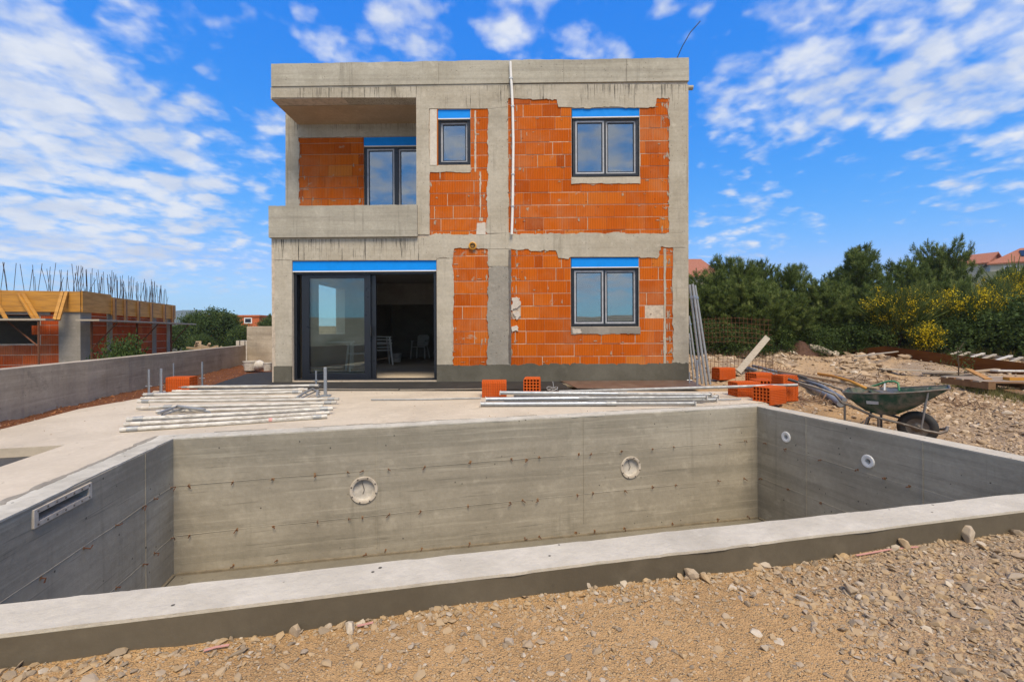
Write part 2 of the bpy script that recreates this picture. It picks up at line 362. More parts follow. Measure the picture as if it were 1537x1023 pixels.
# ground: colours come from the soil regions
mg, t = new_mat('ground_soil')
P = t.n('ShaderNodeTexCoord').outputs['Object']
vc = t.n('ShaderNodeAttribute', attribute_name='Col').outputs['Color']
n1 = t.noise(P, 2.2, 6, 0.65)
n2 = t.noise(P, 38, 6, 0.7)
vo = t.n('ShaderNodeTexVoronoi', {'Vector': P, 'Scale': 70.0})
vo2 = t.n('ShaderNodeTexVoronoi', {'Vector': P, 'Scale': 160.0})
sepc = t.n('ShaderNodeSeparateColor', {0: vo.outputs['Color']}).outputs[0]
peb = t.m('MULTIPLY', t.ss(vo.outputs['Distance'], 0.34, 0.5, 1.0, 0.0), t.ss(sepc, 0.45, 0.55))
c = t.mix(t.ss(n1, 0.35, 0.7, 0.0, 0.45), vc, t.mix(1.0, vc, (0.55, 0.52, 0.5), 'MULTIPLY'))
c = t.mix(t.ss(n2, 0.45, 0.75, 0.0, 0.5), c, t.mix(1.0, vc, (1.55, 1.55, 1.6), 'MULTIPLY'))
c = t.mix(t.m('MULTIPLY', peb, 0.5), c, t.mix(1.0, vc, (1.15, 1.3, 1.5), 'MULTIPLY'))
c = t.mix(t.ss(vo2.outputs['Distance'], 0.5, 0.75, 0.0, 0.3), c, t.mix(1.0, vc, (0.35, 0.30, 0.26), 'MULTIPLY'))
h = t.m('ADD', t.m('MULTIPLY', n2, 1.0), t.m('SUBTRACT', t.m('MULTIPLY', peb, 0.7), t.m('MULTIPLY', vo2.outputs['Distance'], 0.5)))
finish(t, c, 0.95, h, 0.9, 0.012, spec=0.2)
M['ground'] = mg

# ------------------------------------------------------------------ mesh helpers
WM = {}
def tagit(o, label=None, cat=None, group=None, kind=None):
    for k, v in (('label', label), ('category', cat), ('group', group), ('kind', kind)):
        if v:
            o[k] = v
    return o
def thing(name, label, cat, loc=(0, 0, 0), rotz=0.0, group=None):
    o = bpy.data.objects.new(name, None)
    o.empty_display_size = 0.2
    COL.objects.link(o)
    o.location = loc
    o.rotation_euler = (0, 0, rotz)
    WM[o.name] = Matrix.Translation(Vector(loc)) @ Matrix.Rotation(rotz, 4, 'Z')
    return tagit(o, label, cat, group)

class MB:
    def __init__(self):
        self.v, self.f, self.r, self.mi = [], [], [], []
    def add(self, vs, fs, rnd=None, mi=0):
        b = len(self.v)
        self.v += [tuple(p) for p in vs]
        rr = random.random() if rnd is None else rnd
        for f in fs:
            self.f.append([b + i for i in f])
            self.r.append(rr)
            self.mi.append(mi)
    def box(self, x0, x1, y0, y1, z0, z1, rnd=None, mi=0):
        self.add([(x0, y0, z0), (x1, y0, z0), (x1, y1, z0), (x0, y1, z0), (x0, y0, z1), (x1, y0, z1), (x1, y1, z1), (x0, y1, z1)],
                 [(0, 3, 2, 1), (4, 5, 6, 7), (0, 1, 5, 4), (1, 2, 6, 5), (2, 3, 7, 6), (3, 0, 4, 7)], rnd, mi)
        return self
    def bar(self, p, q, w, h, up=(0, 0, 1), rnd=None, mi=0):
        p, q = Vector(p), Vector(q)
        d = (q - p).normalized()
        u = Vector(up)
        if abs(d.dot(u)) > 0.98:
            u = Vector((1, 0, 0))
        s = d.cross(u).normalized()
        u = s.cross(d).normalized()
        vs = []
        for e in (p, q):
            for a, b in ((-1, -1), (1, -1), (1, 1), (-1, 1)):
                vs.append(e + s * (a * w / 2) + u * (b * h / 2))
        self.add(vs, [(0, 1, 2, 3), (7, 6, 5, 4), (0, 4, 5, 1), (1, 5, 6, 2), (2, 6, 7, 3), (3, 7, 4, 0)], rnd, mi)
        return self
    def tube(self, pts, r, n=8, mi=0, closed=False, rnd=None):
        pts = [Vector(p) for p in pts]
        k = len(pts)
        rs = r if isinstance(r, (list, tuple)) else [r] * k
        prev = None
        vs = []
        for i, p in enumerate(pts):
            if closed:
                d = (pts[(i + 1) % k] - pts[i - 1]).normalized()
            else:
                d = (pts[min(i + 1, k - 1)] - pts[max(i - 1, 0)]).normalized()
            if prev is None:
                a = Vector((0, 0, 1)) if abs(d.z) < 0.9 else Vector((1, 0, 0))
                s = d.cross(a).normalized()
            else:
                s = (prev - d * prev.dot(d)).normalized()
            prev = s
            u = d.cross(s)
            for j in range(n):
                an = 2 * math.pi * j / n
                vs.append(p + (s * math.cos(an) + u * math.sin(an)) * rs[i])
        fs = []
        for i in range(k if closed else k - 1):
            i2 = (i + 1) % k
            for j in range(n):
                fs.append((i * n + j, i * n + (j + 1) % n, i2 * n + (j + 1) % n, i2 * n + j))
        if not closed:
            fs.append(tuple(reversed(range(n))))
            fs.append(tuple(range((k - 1) * n, k * n)))
        self.add(vs, fs, rnd, mi)
        return self
    def prism(self, poly, fn, c0, c1, rnd=None, mi=0):
        n = len(poly)
        vs = [fn(a, b, c0) for a, b in poly] + [fn(a, b, c1) for a, b in poly]
        fs = [tuple(range(n)), tuple(reversed(range(n, 2 * n)))]
        for i in range(n):
            j = (i + 1) % n
            fs.append((j, i, n + i, n + j))
        self.add(vs, fs, rnd, mi)
        return self
    def plate(self, a0, a1, b0, b1, c0, c1, holes, fn, rnd=None, mi=0):
        """rectangular plate with rectangular holes right through it"""
        A = sorted({a0, a1, *[min(max(v, a0), a1) for h in holes for v in h[:2]]})
        B = sorted({b0, b1, *[min(max(v, b0), b1) for h in holes for v in h[2:]]})
        def solid(i, j):
            if i < 0 or j < 0 or i >= len(A) - 1 or j >= len(B) - 1:
                return False
            x, y = (A[i] + A[i + 1]) / 2, (B[j] + B[j + 1]) / 2
            return not any(h[0] < x < h[1] and h[2] < y < h[3] for h in holes)
        for i in range(len(A) - 1):
            for j in range(len(B) - 1):
                if not solid(i, j):
                    continue
                x0, x1, y0, y1 = A[i], A[i + 1], B[j], B[j + 1]
                q = lambda a, b, c: fn(a, b, c)
                self.add([q(x0, y0, c0), q(x1, y0, c0), q(x1, y1, c0), q(x0, y1, c0)], [(0, 1, 2, 3)], rnd, mi)
                self.add([q(x0, y0, c1), q(x1, y0, c1), q(x1, y1, c1), q(x0, y1, c1)], [(3, 2, 1, 0)], rnd, mi)
                for (di, dj, e) in ((-1, 0, ((x0, y1), (x0, y0))), (1, 0, ((x1, y0), (x1, y1))), (0, -1, ((x0, y0), (x1, y0))), (0, 1, ((x1, y1), (x0, y1)))):
                    if not solid(i + di, j + dj):
                        (pa, pb), (qa, qb) = e
                        self.add([q(pa, pb, c0), q(qa, qb, c0), q(qa, qb, c1), q(pa, pb, c1)], [(3, 2, 1, 0)], rnd, mi)
        return self
    def build(self, name, mat, parent=None, smooth=False, bevel=0.0, world=False, merge=True):
        me = bpy.data.meshes.new(name)
        vs = self.v
        if world and parent is not None:
            inv = WM[parent.name].inverted() if parent.name in WM else Matrix.Identity(4)
            vs = [inv @ Vector(p) for p in vs]
        me.from_pydata([tuple(p) for p in vs], [], self.f)
        for m in (mat if isinstance(mat, list) else [mat]):
            me.materials.append(m)
        a = me.attributes.new('rnd', 'FLOAT', 'FACE')
        a.data.foreach_set('value', self.r)
        me.polygons.foreach_set('material_index', self.mi)
        bm = bmesh.new()
        bm.from_mesh(me)
        if merge:
            bmesh.ops.remove_doubles(bm, verts=bm.verts, dist=1e-5)
        bmesh.ops.recalc_face_normals(bm, faces=bm.faces)
        bm.to_mesh(me)
        bm.free()
        if smooth:
            me.polygons.foreach_set('use_smooth', [True] * len(me.polygons))
        o = bpy.data.objects.new(name, me)
        COL.objects.link(o)
        if parent is not None:
            o.parent = parent
            if parent.name in WM:
                WM[o.name] = WM[parent.name]
        if bevel:
            b = o.modifiers.new('bevel', 'BEVEL')
            b.width = bevel
            b.segments = 2
            b.limit_method = 'ANGLE'
            b.angle_limit = R(40)
        if smooth:
            try:
                me.set_sharp_from_angle(angle=R(50))
            except Exception:
                pass
        return o

def boolean_cut(o, cutters):
    for c in cutters:
        md = o.modifiers.new('cut', 'BOOLEAN')
        md.operation = 'DIFFERENCE'
        md.solver = 'EXACT'
        md.object = c
    bpy.context.view_layer.update()
    dg = bpy.context.evaluated_depsgraph_get()
    me = bpy.data.meshes.new_from_object(o.evaluated_get(dg))
    o.modifiers.clear()
    old = o.data
    o.data = me
    me.name = old.name
    for c in cutters:
        bpy.data.objects.remove(c)

def np_mesh(name, V, Fa, mat, rnd=None, parent=None, smooth=False):
    V = np.asarray(V, np.float32)
    Fa = np.asarray(Fa, np.int32)
    m, k = Fa.shape
    me = bpy.data.meshes.new(name)
    me.vertices.add(len(V))
    me.vertices.foreach_set('co', V.ravel())
    me.loops.add(m * k)
    me.loops.foreach_set('vertex_index', Fa.ravel())
    me.polygons.add(m)
    me.polygons.foreach_set('loop_start', np.arange(0, m * k, k, dtype=np.int32))
    me.update(calc_edges=True)
    if rnd is not None:
        a = me.attributes.new('rnd', 'FLOAT', 'FACE')
        a.data.foreach_set('value', np.asarray(rnd, np.float32))
    me.polygons.foreach_set('use_smooth', [smooth] * m)
    me.materials.append(mat)
    o = bpy.data.objects.new(name, me)
    COL.objects.link(o)
    if parent is not None:
        o.parent = parent
    return o

def rot_frames(d, roll):
    d = d / np.linalg.norm(d, axis=1, keepdims=True)
    a = np.where(np.abs(d[:, 2:3]) < 0.95, np.array([[0, 0, 1.0]]), np.array([[1.0, 0, 0]]))
    x = np.cross(a, d)
    x /= np.linalg.norm(x, axis=1, keepdims=True)
    y = np.cross(d, x)
    c, s = np.cos(roll)[:, None], np.sin(roll)[:, None]
    return np.stack([x * c + y * s, -x * s + y * c, d], axis=2)
def scatter_arrays(templates, pos, rot, scl, rnd):
    """templates: list of (V, F) sharing face width; returns stacked arrays"""
    which = rng.integers(0, len(templates), len(pos))
    Vs, Fs, Rs, off = [], [], [], 0
    for i, (tv, tf) in enumerate(templates):
        k = np.where(which == i)[0]
        if not len(k):
            continue
        v = tv[None] * scl[k][:, None, :]
        v = np.einsum('nij,nvj->nvi', rot[k], v) + pos[k][:, None, :]
        f = tf[None] + (np.arange(len(k)) * len(tv))[:, None, None] + off
        off += v.shape[0] * v.shape[1]
        Vs.append(v.reshape(-1, 3))
        Fs.append(f.reshape(-1, tf.shape[1]))
        Rs.append(np.repeat(rnd[k], len(tf)))
    return np.concatenate(Vs), np.concatenate(Fs), np.concatenate(Rs)

def rock_template(npts, flat=1.0, seed=0):
    r = np.random.default_rng(seed)
    p = r.normal(size=(npts, 3))
    p /= np.linalg.norm(p, axis=1, keepdims=True)
    p *= r.uniform(0.8, 1.1, (npts, 1))
    p[:, 1] *= r.uniform(0.55, 0.95)
    p[:, 2] *= flat * r.uniform(0.45, 0.8)
    bm = bmesh.new()
    for q in p:
        bm.verts.new(q)
    bmesh.ops.convex_hull(bm, input=bm.verts)
    loose = [v for v in bm.verts if not v.link_faces]
    bmesh.ops.delete(bm, geom=loose, context='VERTS')
    bmesh.ops.triangulate(bm, faces=bm.faces)
    bm.verts.ensure_lookup_table()
    bm.verts.index_update()
    V = np.array([v.co[:] for v in bm.verts])
    Fa = np.array([[v.index for v in f.verts] for f in bm.faces])
    bm.free()
    return V, Fa
ROCKS = [rock_template(n, fl, i) for i, (n, fl) in enumerate([(14, 1), (16, .7), (18, .5), (12, .9), (20, .6), (15, .45), (22, .8), (17, 1.0), (13, .5), (24, .7)])]

def in_poly(X, Y, poly):
    inside = np.zeros(X.shape, bool)
    n = len(poly)
    for i in range(n):
        x0, y0 = poly[i][0], poly[i][1]
        x1, y1 = poly[(i + 1) % n][0], poly[(i + 1) % n][1]
        c = ((y0 > Y) != (y1 > Y)) & (X < (x1 - x0) * (Y - y0) / ((y1 - y0) + 1e-12) + x0)
        inside ^= c
    return inside
def sstep(x, a, b):
    t_ = np.clip((x - a) / (b - a), 0, 1)
    return t_ * t_ * (3 - 2 * t_)
def wobble(x, y, s=1.0):
    return (np.sin(x * 1.7 * s + 1.3) * np.cos(y * 2.1 * s - .4) + 0.5 * np.sin(x * 4.3 * s - y * 3.1 * s) + 0.3 * np.sin(x * 9.1 * s + y * 7.7 * s + 2) + .2 * np.cos(x * 17 * s - y * 13 * s)) / 2.0

# ================================================================== POOL GEOMETRY (from the photograph's perspective)
def V2(p): return Vector((p[0], p[1]))
def isect(p, q, r, s):
    p, q, r, s = V2(p), V2(q), V2(r), V2(s)
    d, e = q - p, s - r
    t_ = ((r - p).x * e.y - (r - p).y * e.x) / (d.x * e.y - d.y * e.x)
    return p + d * t_
def offset_line(p, q, k):
    p, q = V2(p), V2(q)
    d = (q - p).normalized()
    n = Vector((d.y, -d.x)) * k
    return p + n, q + n
pA, pB = at_z(260, 658), at_z(1136.7, 609.5)
pR, pL = at_z(1537, 692), at_z(0, 780)
nI = (at_z(258, 878), at_z(1537, 740))
nO = (at_z(0, 952), at_z(1537, 765))
IN = [V2(pA), V2(pB), isect(pB, pR, *nI), isect(pA, pL, *nI)]            # far-left, far-right, near-right, near-left
fo = offset_line(IN[0], IN[1], -0.20)
ro = offset_line(IN[1], IN[2], -0.20)
lo = offset_line(IN[3], IN[0], -0.20)
OUT = [isect(*fo, *lo), isect(*fo, *ro), isect(*ro, *nO), isect(*lo, *nO)]
POOL_C = (IN[0] + IN[1] + IN[2] + IN[3]) / 4
POOL_A = math.atan2(IN[1].y - IN[0].y, IN[1].x - IN[0].x)
ZT = -0.012                                                              # wall top below its screed cap
PIT = [V2(at_z(97, 667))]
_dx = (IN[0] - IN[1]).normalized()
_dy = (IN[3] - IN[0]).normalized()
PIT += [PIT[0] + _dy * 1.3, PIT[0] + _dy * 1.3 + _dx * 0.95, PIT[0] + _dx * 0.95]

# ------------------------------------------------------------------ terrain
W0, W1 = Vector((-5.80, 4.95)), Vector((-8.66, 14.8))                    # foot of the boundary wall
def left_of_wall(x, y):
    return (W1.x - W0.x) * (y - W0.y) - (W1.y - W0.y) * (x - W0.x)       # > 0 left of it
def ground_z(x, y):
    x, y = np.asarray(x, float), np.asarray(y, float)
    z = np.full(x.shape, -0.115)
    z = z + 0.018 * wobble(x, y, 1.6) * sstep(y, -40, -10) 
    right = sstep(x, 3.2, 5.0)
    z = z + right * (0.10 * sstep(y, 4.6, 7.0) + 0.20 * sstep(y, 8, 17))
    z = z + right * (0.09 * wobble(x * .7, y * .7) + .045 * wobble(x * 1.9, y * 1.7)) * sstep(y, 5.5, 8) * (1 - .6 * sstep(y, 20, 30))
    z = z + right * 0.20 * np.exp(-((y - 11.2 - .5 * np.sin(x * 1.3)) / .9) ** 2) * sstep(x, 4.2, 5.2) * (1 - sstep(x, 7.6, 9.0))
    z = z - 0.13 * sstep(x, 3.55, 4.1) * (1 - sstep(x, 5.2, 6.2)) * sstep(y, 3.6, 4.3) * (1 - sstep(y, 5.4, 6.3))
    z = z + 0.55 * sstep(x, 6, 16) * sstep(y, 16, 26)
    z = z + 8.0 * sstep(y, 28, 62) * sstep(x / np.maximum(y, 1.0), 0.80, 1.05)
    lw = (W1.x - W0.x) * (y - W0.y) - (W1.y - W0.y) * (x - W0.x)
    lw = lw / (W1 - W0).length
    strip = sstep(lw, -2.2, -0.2) * sstep(y, 2.0, 4.0) * (1 - sstep(y, 16, 18))
    z = z + strip * (0.10 + 0.02 * wobble(x, y, 3))
    low = sstep(lw, 0.02, 0.16)
    z = z * (1 - low) + low * (-0.75 + 0.45 * sstep(y, 12, 30))
    return z
def gz(x, y):
    return float(ground_z(np.array([x]), np.array([y]))[0])
def axis(parts):
    out = []
    for a, b, st in parts:
        out += list(np.arange(a, b - 1e-6, st))
    return np.array(out + [parts[-1][1]])
gx = axis([(-900, -120, 60), (-120, -30, 6), (-30, -10.4, 0.7), (-10.4, 9.0, 0.1), (9.0, 30, 0.5), (30, 120, 4), (120, 900, 60)])
gy = axis([(-120, -12, 9), (-12, -1, 1.0), (-1, 15.6, 0.1), (15.6, 40, 0.5), (40, 120, 4), (120, 1500, 60)])
GX, GY = np.meshgrid(gx, gy)
GZ = ground_z(GX, GY)
nx_, ny_ = len(gx), len(gy)
idx = np.arange(nx_ * ny_).reshape(ny_, nx_)
faces = np.stack([idx[:-1, :-1], idx[:-1, 1:], idx[1:, 1:], idx[1:, :-1]], axis=-1).reshape(-1, 4)
fxc = ((GX[:-1, :-1] + GX[1:, 1:]) / 2).ravel()
fyc = ((GY[:-1, :-1] + GY[1:, 1:]) / 2).ravel()
mid_ring = [(IN[i] + OUT[i]) / 2 for i in range(4)]
hole = in_poly(fxc, fyc, mid_ring)
pc = sum(PIT, Vector((0, 0))) / 4
hole |= in_poly(fxc, fyc, [p + (p - pc).normalized() * 0.08 for p in PIT])
gnd = np_mesh('ground', np.stack([GX.ravel(), GY.ravel(), GZ.ravel()], 1), faces[~hole], M['ground'], smooth=True)
gnd['kind'] = 'structure'
lw = ((W1.x - W0.x) * (GY - W0.y) - (W1.y - W0.y) * (GX - W0.x)) / (W1 - W0).length
colr = np.zeros((ny_, nx_, 4)); colr[..., 3] = 1
def lay(c, mask):
    for i in range(3):
        colr[..., i] = colr[..., i] * (1 - mask) + c[i] * mask
lay((0.48, 0.30, 0.14), np.ones_like(GX))                                # ochre subsoil
lay((0.36, 0.265, 0.18), sstep(GX + 0.35 * wobble(GX, GY, 2), 0.8, 2.2) * (1 - sstep(GY, 3.0, 4.5)) * 0.8)
lay((0.50, 0.345, 0.20), sstep(GX, 3, 5) * sstep(GY, 5.5, 7.5))
lay((0.33, 0.255, 0.185), sstep(GX, 3, 5) * sstep(GY, 5.5, 7.5) * sstep(wobble(GX * .9, GY * .9), -.1, .5) * .8)
lay((0.34, 0.26, 0.185), sstep(GX + 0.5 * wobble(GX, GY), 4.0, 5.2) * (1 - sstep(GY + 0.5 * wobble(GX, GY, .7), 5.2, 6.4)) * 0.85)
lay((0.175, 0.065, 0.026), sstep(lw, -2.4, -1.9) * sstep(GY, 2, 4) * (1 - sstep(GY, 16, 18)))    # red soil beside the boundary wall
lay((0.27, 0.245, 0.215), sstep(lw, 0.0, 0.1))
lay((0.10, 0.10, 0.045), sstep(GY + 1.5 * wobble(GX * .3, GY * .3), 16.5, 19.0) * sstep(GX, 2, 5))
lay((0.10, 0.11, 0.055), sstep(GY, 34, 46))
a = gnd.data.attributes.new('Col', 'FLOAT_COLOR', 'POINT')
a.data.foreach_set('color', colr.reshape(-1).astype(np.float32))

# distant hill on the left
hv, hf = [], []
N = 60
for i in range(N + 1):
    ft = i / N
    x = -1500 + 1500 * ft
    prof = 66 * math.exp(-(max(0, x + 880) / 170) ** 2) if x > -880 else 66 + 10 * math.sin((x + 880) * .006)
    prof += 2.5 * math.sin(x * 0.06) + 1.6 * math.sin(x * .17)
    for j, (yo, zf) in enumerate(((1150, -.05), (1180, .45), (1280, 1.0), (1420, .6), (1480, -.1))):
        hv.append((x * 1.0, yo, prof * zf - (8 if zf < 0 else 0)))
for i in range(N):
    for j in range(4):
        hf.append((i * 5 + j, (i + 1) * 5 + j, (i + 1) * 5 + j + 1, i * 5 + j + 1))
hl = np_mesh('hills', hv, hf, M['hill'], smooth=True)
hl['kind'] = 'structure'

M['jointm'] = concrete('crumbled_joint', (.25, .225, .185), (.36, .325, .27), 0, 0, 1.0, bscale=2.2, blotch=9, dark=(.12, .105, .085))
M['pitfloor'] = concrete('pit_gravelly_concrete', (.055, .054, .053), (.09, .087, .085), 0, 0, 1.0, bscale=2)
# ------------------------------------------------------------------ terrace slab (with the pit left of the pool)
xy = lambda a_, b_, c_: (a_, b_, c_)
TL = [at_z(0, 642) + Vector((.05, 0, 0)), at_z(112, 613) + Vector((.06, 0, 0)), at_z(216, 595) + Vector((.06, 0, 0))]
far_y = at_z(690, 583.5).y
ter = MB()
poly = [OUT[0], OUT[3], V2((-5.25, OUT[3].y)), V2(TL[0]), V2(TL[1]), V2(TL[2]), V2((-6.25, far_y)), V2((3.62, far_y - 0.45)), V2(at_z(1152, 606)) + Vector((0.02, 0)), OUT[1]]
ter.prism([tuple(p) for p in poly], xy, -0.45, -0.004)
terrace = ter.build('terrace', M['terrace'])
terrace['kind'] = 'structure'
cut = MB().prism([tuple(p) for p in PIT], xy, -0.5, 0.3).build('cut', M['terrace'])
boolean_cut(terrace, [cut])
pit = MB()
pit.prism([tuple(p + (p - pc).normalized() * 0.14) for p in PIT], xy, -0.30, -0.085)
pf = pit.build('pit_floor', M['pitfloor'])
pf['kind'] = 'structure'

def rag(pts, amp=0.012, step=0.07, straight=(), seed=0):
    """polygon with uneven broken edges; edges whose index is in straight stay ruled"""
    r = random.Random(seed)
    out = []
    n = len(pts)
    for i in range(n):
        p, q = Vector(pts[i][:2]), Vector(pts[(i + 1) % n][:2])
        L = (q - p).length
        out.append(tuple(p))
        if i in straight:
            continue
        d = (q - p) / max(L, 1e-6)
        nn = Vector((-d.y, d.x))
        s, slow = 0.0, 0.0
        while True:
            s += step * r.choice((.25, .35, .5, .5, 1.0, 1.9))
            if s > L - step * .3:
                break
            slow = .75 * slow + r.gauss(0, amp * .75)
            slow = max(-2.2 * amp, min(2.2 * amp, slow))
            out.append(tuple(p + d * s + nn * (slow + r.gauss(0, amp * .35))))
    return out

# ------------------------------------------------------------------ pool
pool = thing('swimming_pool', 'unfinished grey board-marked concrete swimming pool shell sunk in front of the house', 'pool', (POOL_C.x, POOL_C.y, 0), POOL_A)
ZB = -1.62
wall_names = [('far', 'lip'), ('right', 'coping'), ('near', 'coping'), ('left', 'lip')]
walls = []
for i, (nm, capm) in enumerate(wall_names):
    j = (i + 1) % 4
    b = MB()
    a0, a1, o1, o0 = IN[i], IN[j], OUT[j], OUT[i]
    quad = [a0, a1, o1, o0]
    vs = [(p.x, p.y, ZB) for p in quad] + [(p.x, p.y, ZT) for p in quad]
    b.add(vs, [(0, 1, 5, 4)], mi=0)
    b.add(vs, [(2, 3, 7, 6)], mi=1)
    b.add(vs, [(0, 3, 2, 1), (4, 5, 6, 7), (1, 2, 6, 5), (3, 0, 4, 7)], mi=0)
    wo = b.build('wall', [M['pool'], M['tank']], pool, world=True)
    walls.append(wo)
    cb = MB()
    cb.prism(rag([a0, a1, o1, o0], 0.0035, 0.09, straight=(1, 3), seed=i), xy, ZT, 0.0)
    cb.build('coping', M[capm], pool, world=True)
def frame_of(i):
    p, q = IN[i], IN[(i + 1) % 4]
    e = (q - p).normalized()
    n = Vector((e.y, -e.x))
    if (POOL_C - p).dot(n) < 0:
        n = -n
    return p, e, n, (q - p).length
def hit(i, px, py):
    p, e, n, L = frame_of(i)
    d = ray(px, py)
    t_ = (p.x * n.x + p.y * n.y) / (d.x * n.x + d.y * n.y)
    P_ = Vector((d.x * t_, d.y * t_, CAMH + d.z * t_))
    return (V2(P_) - p).dot(e), P_.z
def onwall(i, s, z, off=0.0):
    p, e, n, L = frame_of(i)
    q = p + e * s + n * off
    return Vector((q.x, q.y, z))
def lathe(mb, c, ax, prof, n=28, mi=0):
    ax = Vector(ax).normalized()
    a_ = Vector((0, 0, 1)) if abs(ax.z) < .9 else Vector((1, 0, 0))
    s = ax.cross(a_).normalized(); u = ax.cross(s)
    vs, fs = [], []
    for r_, h_ in prof:
        for k in range(n):
            an = 2 * math.pi * k / n
            vs.append(Vector(c) + ax * h_ + (s * math.cos(an) + u * math.sin(an)) * r_)
    for i in range(len(prof) - 1):
        for k in range(n):
            fs.append((i * n + k, i * n + (k + 1) % n, (i + 1) * n + (k + 1) % n, (i + 1) * n + k))
    mb.add(vs, fs, mi=mi)
    return mb
ZR1 = hit(0, 580.7, 703.8)[1]
ZR2 = hit(0, 582, 771)[1]
def zf_at(p):
    f = (V2(p) - IN[0]).dot((IN[1] - IN[0]).normalized()) / (IN[1] - IN[0]).length
    return -1.29 - 0.175 * f
ZF = -1.38
floor_b = MB()
floor_b.add([(p.x, p.y, zf_at(p)) for p in IN] + [(p.x, p.y, ZB) for p in IN], [(0, 1, 2, 3), (7, 6, 5, 4)] + [((i + 1) % 4, i, 4 + i, 4 + (i + 1) % 4) for i in range(4)])
floor_b.build('floor', M['poolfloor'], pool, world=True)
# rough joint between the wall head and the slab
for i, (sa, sb) in ((3, (0.05, 3.1)), (0, (0.0, 3.0)), (0, (3.3, 6.6))):
    p_, e_, n_, L_ = frame_of(i)
    s = sa
    while s < min(sb, L_):
        ln = random.uniform(.08, .5)
        if random.random() < .75:
            wv = random.uniform(.010, .030) * (1.6 if i == 3 else 1)
            c_ = random.uniform(-.22, -.185)
            pts_ = [(s, c_ - wv * .5), (s + ln * .5, c_ - wv), (s + ln, c_ - wv * .3), (s + ln, c_ + wv * .2), (s + ln * .5, c_ + wv * .4), (s, c_ + wv * .5)]
            rj = MB()
            rj.prism(rag(pts_, .006, .03, (), int(s * 100)), lambda a_, b_, c2, i=i: onwall(i, a_, c2, b_), -.003, .0025)
            rj.build('rough_joint', M['jointm'], pool, world=True, merge=False)
        s += ln
# niches, inlets and skimmer are cut into the shell
cutters = {0: [], 1: [], 3: []}
p_, e_, n_, L_ = frame_of(0)
for (cx, cy, r_) in ((546, 735, 0.118), (946.5, 701, 0.112)):
    s_, z_ = hit(0, cx, cy)
    c_ = onwall(0, s_, z_)
    n3 = Vector((n_.x, n_.y, 0))
    cutters[0].append(lathe(MB(), c_, n3, [(0.0001, -0.06), (r_ - .008, -0.06), (r_ - .008, 0.05), (0.0001, 0.05)], 28).build('cut', M['pool']))
    lb = MB()
    lathe(lb, c_, n3, [(r_ * .93, 0.0), (r_ * .93, .009), (r_ * 1.0, .014), (r_ * 1.17, .013), (r_ * 1.2, .004), (r_ * 1.2, -.001)], 32)
    ln = lb.build('light_niche', M['fitting'], pool, smooth=True, world=True)
    lathe(MB(), c_, n3, [(0.0001, -0.032), (r_ * .6, -0.032), (r_ * .86, -0.026), (r_ * .935, 0.001)], 32).build('bowl', M['bowl'], ln, smooth=True, world=True)
    for k in range(8):
        sc = MB()
        an = 2 * math.pi * (k + .4) / 8
        up = Vector((0, 0, 1)); sd = n3.cross(up)
        q = c_ + (sd * math.cos(an) + up * math.sin(an)) * r_ * 1.085 + n3 * 0.0115
        lathe(sc, q, n3, [(0.0085, 0), (0.0085, 0.005), (0.0001, 0.005)], 8)
        sc.build('screw', M['barrow_steel'], ln, world=True)
    cb_ = MB()
    pts = [c_ + sd * a_ + up * b_ + n3 * k_ for a_, b_, k_ in ((.01, -r_ * .4, -.028), (-.006, 0.0, -.02), (.012, r_ * .5, -.02), (.02, r_ * .84, -.012))]
    cb_.tube(pts, 0.0032, 6)
    cb_.build('cable', M['barrow_steel'], ln, world=True)
p_, e_, n_, L_ = frame_of(1)
n3 = Vector((n_.x, n_.y, 0))
for (cx, cy) in ((1180, 655.5), (1303, 692)):
    s_, z_ = hit(1, cx, cy)
    c_ = onwall(1, s_, z_)
    cutters[1].append(lathe(MB(), c_, n3, [(0.0001, -0.08), (0.036, -0.08), (0.036, 0.05), (0.0001, 0.05)], 20).build('cut', M['pool']))
    lb = MB()
    lathe(lb, c_, n3, [(0.0001, -0.07), (0.024, -0.07), (0.026, 0.004), (0.045, .014), (0.062, .011), (0.067, .002), (0.067, -.001)], 28)
    nz = lb.build('inlet_nozzle', M['white_pl'], pool, smooth=True, world=True)
    lathe(MB(), c_, n3, [(0.0235, -.05), (0.0235, -.048), (0.0001, -.048)], 16).build('nozzle_hole', M['black'], nz, world=True)
# skimmer mouth in the left wall
sA, zA = hit(3, 47, 765); sB, zB = hit(3, 135, 722); sC, zC = hit(3, 135, 748); sD, zD = hit(3, 47, 793)
s0, s1 = sorted(((sA + sD) / 2, (sB + sC) / 2))
z1, z0 = (zA + zB) / 2, (zC + zD) / 2
z1 = min(z1, -0.03)
p_, e_, n_, L_ = frame_of(3)
fw = lambda a_, b_, c_: onwall(3, a_, b_, c_)
cutters[3].append(MB().plate(s0 + .02, s1 - .02, z0 + .02, z1 - .02, -0.17, 0.05, [], fw).build('cut', M['pool']))
sk = MB().plate(s0, s1, z0, z1, -0.001, 0.014, [(s0 + .035, s1 - .035, z0 + .032, z1 - .03)], fw)
sko = sk.build('skimmer', M['fitting'], pool, world=True, bevel=0.002)
th = MB()
a0, a1, b0, b1 = s0 + .026, s1 - .026, z0 + .026, z1 - .026
for (u0, u1, v0, v1, c0, c1) in ((a0, a1, b0, b0 + .006, -.16, -.002), (a0, a1, b1 - .006, b1, -.16, -.002), (a0, a0 + .006, b0 + .006, b1 - .006, -.16, -.002), (a1 - .006, a1, b0 + .006, b1 - .006, -.16, -.002), (a0, a1, b0, b1, -.166, -.16)):
    th.plate(u0, u1, v0, v1, c0, c1, [], fw)
th.build('skimmer_throat', M['fitting'], sko, world=True, merge=False)
